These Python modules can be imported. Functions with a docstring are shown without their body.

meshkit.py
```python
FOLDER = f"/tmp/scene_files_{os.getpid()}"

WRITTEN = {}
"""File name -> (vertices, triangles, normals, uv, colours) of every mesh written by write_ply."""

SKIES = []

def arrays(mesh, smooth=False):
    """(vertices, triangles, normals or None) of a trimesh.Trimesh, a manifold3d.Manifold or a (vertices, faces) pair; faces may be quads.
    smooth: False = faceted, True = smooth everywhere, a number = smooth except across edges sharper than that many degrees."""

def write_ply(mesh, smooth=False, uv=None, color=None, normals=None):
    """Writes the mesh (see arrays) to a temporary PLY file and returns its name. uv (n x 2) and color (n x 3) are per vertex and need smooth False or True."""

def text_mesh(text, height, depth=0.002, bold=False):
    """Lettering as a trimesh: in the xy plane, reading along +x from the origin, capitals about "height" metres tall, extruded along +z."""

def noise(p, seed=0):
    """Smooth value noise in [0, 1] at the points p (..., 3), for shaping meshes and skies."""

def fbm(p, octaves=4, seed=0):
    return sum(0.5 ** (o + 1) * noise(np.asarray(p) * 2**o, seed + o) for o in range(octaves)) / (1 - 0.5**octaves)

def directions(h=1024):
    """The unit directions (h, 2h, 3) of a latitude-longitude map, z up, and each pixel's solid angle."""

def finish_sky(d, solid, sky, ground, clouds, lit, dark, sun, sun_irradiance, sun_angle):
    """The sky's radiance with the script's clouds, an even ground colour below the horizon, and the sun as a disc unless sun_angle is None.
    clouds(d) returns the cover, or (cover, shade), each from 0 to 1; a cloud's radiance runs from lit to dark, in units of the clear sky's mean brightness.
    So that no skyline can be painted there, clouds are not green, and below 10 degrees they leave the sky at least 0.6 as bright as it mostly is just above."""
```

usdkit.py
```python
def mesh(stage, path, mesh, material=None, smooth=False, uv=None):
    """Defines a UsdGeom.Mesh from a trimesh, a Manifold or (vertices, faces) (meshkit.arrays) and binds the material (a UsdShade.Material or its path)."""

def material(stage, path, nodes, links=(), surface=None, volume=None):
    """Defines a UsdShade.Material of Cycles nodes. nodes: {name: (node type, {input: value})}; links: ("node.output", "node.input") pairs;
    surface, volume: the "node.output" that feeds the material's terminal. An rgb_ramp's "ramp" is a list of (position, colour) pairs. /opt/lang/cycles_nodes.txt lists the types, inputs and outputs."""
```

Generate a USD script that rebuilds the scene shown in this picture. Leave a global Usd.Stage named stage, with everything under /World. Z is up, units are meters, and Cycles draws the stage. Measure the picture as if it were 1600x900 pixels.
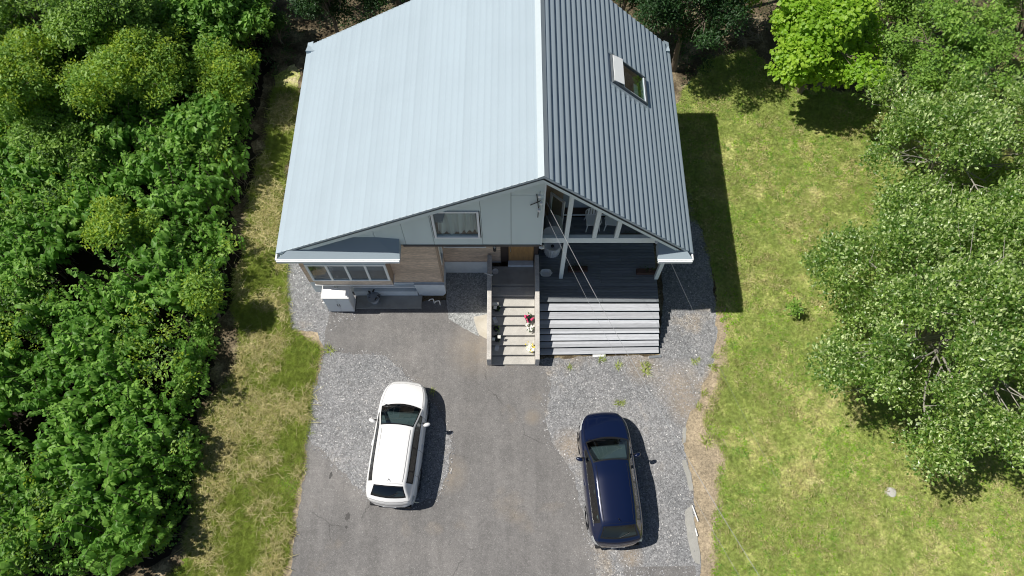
import math, numpy as np, trimesh, usdkit, meshkit
from pxr import Usd, UsdGeom, UsdLux, UsdShade, Gf, Sdf, Vt
from shapely.geometry import Polygon, box as sbox, Point, LineString
from shapely import affinity
from shapely.ops import unary_union
import shapely

stage = Usd.Stage.CreateInMemory()
UsdGeom.SetStageUpAxis(stage, UsdGeom.Tokens.z)
UsdGeom.SetStageMetersPerUnit(stage, 1.0)
world = UsdGeom.Xform.Define(stage, '/World')
stage.SetDefaultPrim(world.GetPrim())
UsdGeom.Scope.Define(stage, '/World/Looks')

# ------------------------------------------------------------------ camera, sky, sun, exposure
CAM_H, PITCH, FPX = 25.0, math.radians(65.45), 1120.0
cam = UsdGeom.Camera.Define(stage, '/World/camera')
cam.AddTranslateOp().Set(Gf.Vec3d(0, 0, CAM_H))
cam.AddRotateXOp().Set(90 - 65.45)
cam.CreateHorizontalApertureAttr(36.0)
cam.CreateVerticalApertureAttr(20.25)
cam.CreateFocalLengthAttr(36.0 * FPX / 1600)
cam.CreateClippingRangeAttr(Gf.Vec2f(0.1, 2000))
cam.CreateExposureAttr(0.18)

SUN = np.array([-0.70, 0.04, 1.0]); SUN /= np.linalg.norm(SUN)
sun_el, sun_rot = math.asin(SUN[2]), math.atan2(SUN[0], SUN[1])
sky_m = usdkit.material(stage, '/World/Looks/sky_look', {
    's': ('sky_texture', dict(sky_type='single_scattering', sun_disc=False, sun_elevation=sun_el, sun_rotation=sun_rot, altitude=100.0, air_density=1.0, aerosol_density=1.0, ozone_density=1.0)),
    'b': ('background_shader', dict(strength=0.05))}, [('s.color', 'b.color')], surface='b.background')
sky = UsdLux.DomeLight.Define(stage, '/World/sky')
UsdShade.MaterialBindingAPI.Apply(sky.GetPrim()).Bind(sky_m)
sun = UsdLux.DistantLight.Define(stage, '/World/sun')
sun.CreateIntensityAttr(1.25); sun.CreateAngleAttr(0.5); sun.CreateColorAttr(Gf.Vec3f(1.0, 0.955, 0.88))
sun.GetPrim().CreateAttribute('inputs:normalize', Sdf.ValueTypeNames.Bool).Set(True)
q = Gf.Rotation(Gf.Vec3d(0, 0, 1), Gf.Vec3d(*map(float, SUN))).GetQuat()
sun.AddOrientOp(UsdGeom.XformOp.PrecisionDouble).Set(Gf.Quatd(q.GetReal(), q.GetImaginary()))
for p_, k_ in ((sky, 'structure'),):
    p_.GetPrim().SetCustomDataByKey('kind', k_)

# ------------------------------------------------------------------ helpers
_used = set()
def numbered(parent, name):
    path, k = f'{parent}/{name}', 0
    while path in _used:
        k += 1
        path = f'{parent}/{name}_{k:03d}'
    _used.add(path)
    return path

class Thing:
    def __init__(self, path, loc, rotz):
        self.path, self.loc, self.rotz = path, np.array(loc, float), rotz

def tag(prim, label=None, cat=None, group=None, kind=None):
    for k, v in (('label', label), ('category', cat), ('group', group), ('kind', kind)):
        if v:
            prim.SetCustomDataByKey(k, v)

def thing(name, label, cat, loc=(0, 0, 0), rotz=0.0, group=None, scale=None):
    path = numbered('/World', name)
    x = UsdGeom.Xform.Define(stage, path)
    x.AddTranslateOp().Set(Gf.Vec3d(*map(float, loc)))
    if rotz:
        x.AddRotateZOp().Set(float(rotz))
    if scale:
        x.AddScaleOp().Set(Gf.Vec3f(scale, scale, scale))
    tag(x.GetPrim(), label, cat, group)
    return Thing(path, loc, rotz)

class MB:
    def __init__(self):
        self.v, self.f, self.n = [], [], 0
    def add(self, v, f):
        v, f = np.asarray(v, float), np.asarray(f, int)
        if f.shape[1] == 4:
            f = np.vstack([f[:, [0, 1, 2]], f[:, [0, 2, 3]]])
        self.v.append(v); self.f.append(f + self.n); self.n += len(v)
        return self
    def tm(self, m):
        return self.add(m.vertices, m.faces)
    def box(self, x0, x1, y0, y1, z0, z1, ch=0.0):
        if ch > 0:
            return self.tm(cbox(x0, x1, y0, y1, z0, z1, ch))
        v = [(x, y, z) for z in (z0, z1) for y in (y0, y1) for x in (x0, x1)]
        return self.hexa(v)
    def hexa(self, v):
        """8 corners: bottom (x0y0, x1y0, x0y1, x1y1) then top."""
        return self.add(v, [(0, 2, 3, 1), (4, 5, 7, 6), (0, 1, 5, 4), (1, 3, 7, 5), (3, 2, 6, 7), (2, 0, 4, 6)])
    def prism(self, pts2, a0, a1, axis):
        """pts2 polygon extruded between a0 and a1 along the axis (0 x, 1 y, 2 z)."""
        poly = Polygon(pts2) if not isinstance(pts2, Polygon) else pts2
        m = trimesh.creation.extrude_polygon(poly, 1.0, engine='earcut')
        p = np.array(m.vertices)
        c = a0 + p[:, 2] * (a1 - a0)
        v = {0: np.c_[c, p[:, 0], p[:, 1]], 1: np.c_[p[:, 0], c, p[:, 1]], 2: np.c_[p[:, 0], p[:, 1], c]}[axis]
        f = np.array(m.faces)
        if axis == 1:
            f = f[:, ::-1]
        if a1 < a0:
            f = f[:, ::-1]
        return self.add(v, f)
    def tube(self, pts, r, n=8, caps=True):
        pts = np.asarray(pts, float)
        r = np.broadcast_to(np.asarray(r, float), (len(pts),))
        t = np.gradient(pts, axis=0); t /= np.linalg.norm(t, axis=1, keepdims=True) + 1e-12
        ref = np.array([0, 0, 1.0]) if abs(t[0, 2]) < 0.9 else np.array([1.0, 0, 0])
        v = []
        for p, d, rr in zip(pts, t, r):
            a = np.cross(d, ref); a /= np.linalg.norm(a) + 1e-12
            b = np.cross(d, a)
            an = np.arange(n) * 2 * np.pi / n
            v.append(p + rr * (np.cos(an)[:, None] * a + np.sin(an)[:, None] * b))
            ref = -b if False else ref
        v = np.vstack(v); f = []
        for i in range(len(pts) - 1):
            for k in range(n):
                a, b = i * n + k, i * n + (k + 1) % n
                f.append((a, a + n, b + n, b))
        f = np.array(f)
        f = np.vstack([f[:, [0, 1, 2]], f[:, [0, 2, 3]]])
        if caps:
            e = (len(pts) - 1) * n
            f = np.vstack([f, [(0, k, k + 1) for k in range(1, n - 1)], [(e, e + k + 1, e + k) for k in range(1, n - 1)]])
        return self.add(v, f)
    def mesh(self):
        return np.vstack(self.v), np.vstack(self.f)

def cbox(x0, x1, y0, y1, z0, z1, c):
    p = []
    for sx in (0, 1):
        for sy in (0, 1):
            for sz in (0, 1):
                X, Y, Z = (x0, x1)[sx], (y0, y1)[sy], (z0, z1)[sz]
                dx, dy, dz = (c, -c)[sx], (c, -c)[sy], (c, -c)[sz]
                p += [(X, Y + dy, Z + dz), (X + dx, Y, Z + dz), (X + dx, Y + dy, Z)]
    return trimesh.convex.convex_hull(np.array(p))

def obj(name, mb, mat, parent=None, local=False, smooth=False, label=None, cat=None, group=None, kind=None, owner=None):
    """one Mesh prim under parent (a Thing or a part's path) or under /World. Points come in world metres unless local."""
    if isinstance(mb, trimesh.Trimesh):
        v, f = np.array(mb.vertices), np.array(mb.faces)
    elif isinstance(mb, MB):
        v, f = mb.mesh()
    else:
        v, f = np.asarray(mb[0], float), np.asarray(mb[1], int)
    base = owner or (parent if isinstance(parent, Thing) else None)
    if base is not None and not local:
        v = v - base.loc
    pp = '/World' if parent is None else (parent.path if isinstance(parent, Thing) else parent)
    path = numbered(pp, name)
    m = usdkit.mesh(stage, path, (v, f), M[mat], smooth=smooth)
    tag(m.GetPrim(), label, cat, group, kind)
    return path

def ray(px, py):
    cp, sp = math.cos(PITCH), math.sin(PITCH)
    a, b = (px - 800) / FPX, -(py - 450) / FPX
    return np.array([a, cp + b * sp, -sp + b * cp])
def gp(px, py, z=0.0):
    """survey helper: the point at height z seen at (px, py) of the photograph."""
    v = ray(px, py); t = (z - CAM_H) / v[2]
    return np.array([v[0] * t, v[1] * t])

def rough(poly, amp=0.06, step=0.12, seed=0, freq=1.6):
    poly = shapely.segmentize(poly, step)
    def mv(c):
        c = np.asarray(c)[:, :2]
        p = np.c_[c * freq, np.zeros(len(c))]
        q = np.c_[c * freq * 4.3, np.zeros(len(c))]
        dx = (meshkit.fbm(p, 3, seed) - .5) * 2 * amp + (meshkit.noise(q, seed + 9) - .5) * amp * .7
        dy = (meshkit.fbm(p + 31.7, 3, seed + 4) - .5) * 2 * amp + (meshkit.noise(q + 7.7, seed + 3) - .5) * amp * .7
        return np.c_[c[:, 0] + dx, c[:, 1] + dy]
    def one(g):
        return Polygon(mv(g.exterior.coords), [mv(r.coords) for r in g.interiors]).buffer(0)
    return unary_union([one(g) for g in getattr(poly, 'geoms', [poly])])

def sheet(poly, z):
    mb = MB()
    for g in getattr(poly, 'geoms', [poly]):
        if g.area < 1e-4:
            continue
        v, f = trimesh.creation.triangulate_polygon(g, engine='earcut')
        mb.add(np.c_[v[:, :2], np.full(len(v), z)], f)
    v, f = mb.mesh()
    n = np.cross(v[f[:, 1]] - v[f[:, 0]], v[f[:, 2]] - v[f[:, 0]])[:, 2]
    f[n < 0] = f[n < 0][:, ::-1]
    return v, f

def slab(poly, z0, z1):
    mb = MB()
    for g in getattr(poly, 'geoms', [poly]):
        m = trimesh.creation.extrude_polygon(g, z1 - z0, engine='earcut')
        mb.add(np.array(m.vertices) + [0, 0, z0], m.faces)
    return mb

def scatter_in(poly, n, rng):
    x0, y0, x1, y1 = poly.bounds
    out = np.zeros((0, 2))
    while len(out) < n:
        p = np.c_[rng.uniform(x0, x1, n * 2), rng.uniform(y0, y1, n * 2)]
        out = np.vstack([out, p[shapely.contains_xy(poly, p[:, 0], p[:, 1])]])
    return out[:n]

def quat_yaw_tilt(yaw, ax, ang):
    """yaw about z, then tilt by ang about the horizontal direction ax (radians)."""
    cz, sz = np.cos(yaw / 2), np.sin(yaw / 2)
    ct, st = np.cos(ang / 2), np.sin(ang / 2)
    x, y = np.cos(ax) * st, np.sin(ax) * st
    return np.stack([ct * cz, x * cz + y * sz, y * cz - x * sz, ct * sz], 1)   # w x y z

def instancer(name, parent, protos, pos, quats, scales, idx, local=False, label=None, cat=None, kind=None, group=None):
    """protos: list of (name, (v, f), material, smooth). A PointInstancer under parent (Thing/None)."""
    pp = '/World' if parent is None else parent.path
    path = numbered(pp, name)
    pi = UsdGeom.PointInstancer.Define(stage, path)
    rel = pi.CreatePrototypesRel()
    for nm, (v, f), mat, sm in protos:
        p = numbered(path, nm)
        usdkit.mesh(stage, p, (v, f), M[mat], smooth=sm)
        rel.AddTarget(p)
    pos = np.asarray(pos, float)
    if parent is not None and not local:
        pos = pos - parent.loc
    pi.CreatePositionsAttr(Vt.Vec3fArray.FromNumpy(pos.astype(np.float32)))
    pi.CreateOrientationsAttr(Vt.QuathArray([Gf.Quath(float(w), float(x), float(y), float(z)) for w, x, y, z in quats]))
    s = np.asarray(scales, np.float32)
    if s.ndim == 1:
        s = np.repeat(s[:, None], 3, 1)
    pi.CreateScalesAttr(Vt.Vec3fArray.FromNumpy(np.ascontiguousarray(s)))
    pi.CreateProtoIndicesAttr(Vt.IntArray.FromNumpy(np.asarray(idx, np.int32)))
    tag(pi.GetPrim(), label, cat, group, kind)
    return path

# ------------------------------------------------------------------ materials
M = {}
def mk(name, nodes, links, surface='p.BSDF', volume=None):
    M[name] = usdkit.material(stage, f'/World/Looks/{name}', nodes, links, surface=surface, volume=volume)

def plain(name, col, rough_=0.5, var=0.12, scale=6.0, fine=0.0, fscale=120.0, bump=0.0, metal=0.0, coat=0.0, spec=0.5, dirt=None, stretch=(1, 1, 1), rnd=0.0):
    """a colour with large and fine variation, optional bump, optional per-object tone."""
    c = np.array(col, float)
    nodes = {'g': ('texture_coordinate', {}), 'm': ('mapping', dict(scale=stretch)),
             'n': ('noise_texture', dict(scale=scale, detail=5.0, roughness=0.6)),
             'r': ('rgb_ramp', dict(ramp=[(0.25, tuple(c * (1 - var))), (0.75, tuple(np.minimum(c * (1 + var), 1)))])),
             'p': ('principled_bsdf', dict(roughness=rough_, metallic=metal, coat_weight=coat, specular_ior_level=spec))}
    links = [('g.object', 'm.vector'), ('m.vector', 'n.vector'), ('n.fac', 'r.fac')]
    last = 'r.color'
    if fine:
        nodes['n2'] = ('noise_texture', dict(scale=fscale, detail=2.0))
        nodes['r2'] = ('rgb_ramp', dict(ramp=[(0.3, (1 - fine,) * 3), (0.7, (1 + fine,) * 3)]))
        nodes['x'] = ('mix', dict(mix_type='multiply', fac=1.0))
        links += [('m.vector', 'n2.vector'), ('n2.fac', 'r2.fac'), (last, 'x.color1'), ('r2.color', 'x.color2')]
        last = 'x.color'
    if dirt is not None:
        nodes['nd'] = ('noise_texture', dict(scale=1.3, detail=6.0, roughness=0.65))
        nodes['rd'] = ('rgb_ramp', dict(ramp=[(0.52, (0, 0, 0)), (0.72, (0.75, 0.75, 0.75))]))
        nodes['xd'] = ('mix', dict(mix_type='mix', color2=dirt))
        links += [('m.vector', 'nd.vector'), ('nd.fac', 'rd.fac'), ('rd.color', 'xd.fac'), (last, 'xd.color1')]
        last = 'xd.color'
    if rnd:
        nodes['oi'] = ('object_info', {})
        nodes['mr'] = ('map_range', dict(from_min=0.0, from_max=1.0, to_min=1 - rnd, to_max=1 + rnd))
        nodes['vs'] = ('vector_math', dict(math_type='scale') if False else dict(vector2=(0, 0, 0)))
        nodes['vs'] = ('mix', dict(mix_type='multiply', fac=1.0))
        links += [('oi.random', 'mr.value'), (last, 'vs.color1'), ('mr.result', 'vs.color2')]
        last = 'vs.color'
    links.append((last, 'p.base_color'))
    if bump:
        nodes['nb'] = ('noise_texture', dict(scale=fscale, detail=3.0))
        nodes['b'] = ('bump', dict(strength=bump, distance=0.01))
        links += [('m.vector', 'nb.vector'), ('nb.fac', 'b.height'), ('b.normal', 'p.normal')]
    mk(name, nodes, links)

plain('roof_metal', (0.33, 0.40, 0.45), 0.5, var=0.03, scale=0.6, fine=0.03, fscale=40, spec=0.25, rnd=0.03)
plain('roof_edge', (0.44, 0.50, 0.53), 0.6, var=0.03, spec=0.15)
plain('fascia', (0.58, 0.66, 0.65), 0.5, var=0.05)
plain('wall_board', (0.60, 0.69, 0.68), 0.6, var=0.05, scale=1.2, fine=0.04, fscale=60, stretch=(1, 1, .3))
plain('white_paint', (0.78, 0.80, 0.80), 0.4, var=0.04)
plain('white_plastic', (0.80, 0.80, 0.79), 0.35, var=0.03)
plain('beam_paint', (0.66, 0.72, 0.71), 0.5, var=0.05)
plain('dark_trim', (0.02, 0.021, 0.024), 0.5)
plain('dark_brown', (0.035, 0.022, 0.016), 0.6, var=0.3)
plain('door_wood', (0.30, 0.17, 0.065), 0.45, var=0.35, scale=9, stretch=(6, 6, .5))
plain('siding', (0.66, 0.53, 0.42), 0.6, var=0.34, scale=3.2, fine=0.20, fscale=11, stretch=(1, 1, 6), rnd=0.12)
plain('siding_trim', (0.34, 0.25, 0.18), 0.6, var=0.15)
plain('foundation', (0.62, 0.67, 0.70), 0.8, var=0.1, scale=2.5, fine=0.08, fscale=60, bump=0.15, dirt=(0.47, 0.50, 0.51))
plain('concrete', (0.33, 0.325, 0.30), 0.85, var=0.14, scale=3.0, fine=0.14, fscale=70, bump=0.25, dirt=(0.22, 0.215, 0.19))
plain('concrete_pale', (0.46, 0.43, 0.37), 0.85, var=0.10, scale=2.0, fine=0.1, fscale=70, bump=0.2, dirt=(0.36, 0.32, 0.25))
plain('stair_stone', (0.46, 0.445, 0.41), 0.8, var=0.12, scale=3.0, fine=0.14, fscale=50, bump=0.2, dirt=(0.33, 0.32, 0.295), rnd=0.06)
plain('parapet', (0.54, 0.51, 0.47), 0.8, var=0.16, scale=4.0, fine=0.2, fscale=45, bump=0.3, dirt=(0.38, 0.36, 0.33))
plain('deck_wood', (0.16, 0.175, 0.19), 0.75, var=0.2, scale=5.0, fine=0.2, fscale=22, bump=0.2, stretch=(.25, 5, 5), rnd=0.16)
plain('tread_wood', (0.41, 0.425, 0.455), 0.75, var=0.14, scale=5.0, fine=0.14, fscale=22, bump=0.2, stretch=(.25, 5, 5), rnd=0.2)
plain('deck_under', (0.10, 0.10, 0.10), 0.9)
plain('grey_cover', (0.30, 0.33, 0.36), 0.7, var=0.08)
plain('terrace_wall', (0.30, 0.36, 0.42), 0.7, var=0.05)
plain('curtain', (0.82, 0.80, 0.78), 0.9, var=0.06)
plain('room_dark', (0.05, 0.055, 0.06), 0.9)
plain('blue_cloth', (0.05, 0.13, 0.22), 0.8)
plain('aluminium', (0.62, 0.66, 0.70), 0.35, var=0.04)
plain('galv', (0.5, 0.52, 0.53), 0.4, metal=0.6)
plain('wire_white', (0.75, 0.76, 0.77), 0.5)
plain('wire_grey', (0.30, 0.31, 0.32), 0.5)
plain('wire_dark', (0.2, 0.21, 0.22), 0.5)
plain('black_plastic', (0.018, 0.018, 0.02), 0.4)
plain('pot_white', (0.75, 0.74, 0.72), 0.5)
plain('terracotta', (0.07, 0.035, 0.025), 0.8, var=0.15)
plain('soil', (0.045, 0.033, 0.022), 0.95, var=0.3, scale=20)
plain('bark', (0.16, 0.13, 0.10), 0.9, var=0.35, scale=12, stretch=(1, 1, .25), bump=0.4, fscale=40)
plain('bark_pale', (0.27, 0.255, 0.225), 0.8, var=0.25, scale=8, stretch=(1, 1, .4))
plain('bark_dead', (0.24, 0.20, 0.16), 0.9, var=0.3, scale=10)
plain('rubber', (0.02, 0.02, 0.021), 0.8)
plain('rim', (0.45, 0.46, 0.47), 0.3, metal=0.8)
plain('sky_frame', (0.10, 0.115, 0.13), 0.4)
plain('seal', (0.012, 0.012, 0.013), 0.35)
plain('car_dark', (0.012, 0.012, 0.014), 0.8)
plain('car_seat', (0.16, 0.16, 0.165), 0.8, var=0.1)
plain('car_dash', (0.09, 0.10, 0.105), 0.7)
plain('tail_red', (0.14, 0.01, 0.012), 0.15, coat=0.6)
plain('lamp_glass', (0.55, 0.58, 0.6), 0.12, coat=0.8)
plain('chrome', (0.75, 0.76, 0.78), 0.12, metal=1.0, var=0.02)
plain('paint_white', (0.80, 0.80, 0.80), 0.35, var=0.01, coat=1.0)
mk('paint_navy', {'n': ('noise_texture', dict(scale=900.0)), 'r': ('rgb_ramp', dict(ramp=[(0.35, (0.0015, 0.005, 0.026)), (0.7, (0.0025, 0.010, 0.050))])),
                  'g': ('texture_coordinate', {}),
                  'p': ('principled_bsdf', dict(roughness=0.26, metallic=0.2, coat_weight=1.0, coat_roughness=0.02))},
   [('g.object', 'n.vector'), ('n.fac', 'r.fac'), ('r.color', 'p.base_color')])
plain('petal_pink', (0.62, 0.05, 0.16), 0.6, var=0.25, scale=30)
plain('petal_yellow', (0.62, 0.50, 0.08), 0.6, var=0.25, scale=30)
plain('petal_white', (0.78, 0.77, 0.70), 0.6, var=0.1, scale=30)
plain('card_white', (0.78, 0.78, 0.78), 0.5)

def glass(name, tint, base=0.045):
    """see-through pane with mirror reflection that grows towards grazing view."""
    mk(name, {'t': ('transparent_bsdf', dict(color=tint)), 'gl': ('glossy_bsdf', dict(color=(0.95, 0.97, 1.0), roughness=0.02)),
              'lw': ('layer_weight', dict(blend=0.5)), 'pw': ('math', dict(math_type='power', value2=5.0)), 'ma': ('math', dict(math_type='multiply_add', value2=1 - base, value3=base)), 'mx': ('mix_closure', {})},
       [('lw.facing', 'pw.value1'), ('pw.value', 'ma.value1'), ('ma.value', 'mx.fac'), ('t.BSDF', 'mx.closure1'), ('gl.BSDF', 'mx.closure2')], surface='mx.closure')

glass('window_glass', (0.80, 0.86, 0.86))
glass('car_glass', (0.55, 0.68, 0.68), 0.11)

def leaf_mat(name, c_dark, c_light, trans=0.3, rough_=0.5, spec=0.4, back=None, clump=0.0, cs=9.0):
    """leaf colour varies leaf by leaf; some light passes through."""
    t = tuple(min(1.0, x * 1.35 + 0.01) for x in c_light)
    nodes = {'g': ('geometry', {}), 'oi': ('object_info', {}), 'a': ('math', dict(math_type='add')), 'h': ('math', dict(math_type='multiply', value2=0.5)),
             'r': ('rgb_ramp', dict(ramp=[(0.15, c_dark), (0.85, c_light)])),
             'p': ('principled_bsdf', dict(roughness=rough_, specular_ior_level=spec)),
             't': ('translucent_bsdf', dict(color=(t[0] * .9, t[1], t[2] * .5))), 'mx': ('mix_closure', dict(fac=trans))}
    links = [('g.random_per_island', 'a.value1'), ('oi.random', 'a.value2'), ('a.value', 'h.value1'), ('h.value', 'r.fac'),
             ('p.BSDF', 'mx.closure1'), ('t.BSDF', 'mx.closure2')]
    last = 'r.color'
    if clump:
        nodes['cn'] = ('noise_texture', dict(scale=cs, detail=3.0, roughness=0.7))
        nodes['cr'] = ('rgb_ramp', dict(ramp=[(0.32, (1 - clump,) * 3), (0.68, (1 + clump,) * 3)]))
        nodes['cx'] = ('mix', dict(mix_type='multiply', fac=1.0))
        links += [('g.position', 'cn.vector'), ('cn.fac', 'cr.fac'), ('r.color', 'cx.color1'), ('cr.color', 'cx.color2')]
        last = 'cx.color'
    if back:
        nodes['bk'] = ('mix', dict(mix_type='mix', color2=back))
        links += [('g.backfacing', 'bk.fac'), (last, 'bk.color1'), ('bk.color', 'p.base_color')]
    else:
        links.append((last, 'p.base_color'))
    mk(name, nodes, links, surface='mx.closure')

leaf_mat('leaf_knotweed', (0.085, 0.20, 0.028), (0.33, 0.55, 0.11), 0.28, 0.5, 0.3)
leaf_mat('leaf_yellow', (0.21, 0.32, 0.03), (0.54, 0.62, 0.09), 0.33, 0.5, 0.3)
leaf_mat('leaf_maple', (0.17, 0.32, 0.02), (0.44, 0.60, 0.07), 0.35)
leaf_mat('leaf_mid', (0.13, 0.25, 0.035), (0.38, 0.54, 0.12), 0.28)
leaf_mat('leaf_apple', (0.05, 0.115, 0.018), (0.50, 0.66, 0.17), 0.22, 0.34, 0.6, back=(0.60, 0.70, 0.36))
leaf_mat('leaf_dark', (0.018, 0.055, 0.014), (0.055, 0.13, 0.03), 0.2)  # dark foliage; its colour also carries the shade behind the house
leaf_mat('leaf_fern', (0.04, 0.095, 0.02), (0.085, 0.17, 0.03), 0.25)
leaf_mat('grass_green', (0.25, 0.31, 0.08), (0.58, 0.63, 0.25), 0.3, 0.6, 0.25, clump=0.55, cs=8)
leaf_mat('grass_straw', (0.40, 0.35, 0.17), (0.75, 0.66, 0.42), 0.25, 0.7, 0.2, clump=0.45, cs=9)
leaf_mat('grass_verge', (0.18, 0.24, 0.04), (0.50, 0.54, 0.15), 0.3, 0.6, 0.25, clump=0.55, cs=6)

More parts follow.
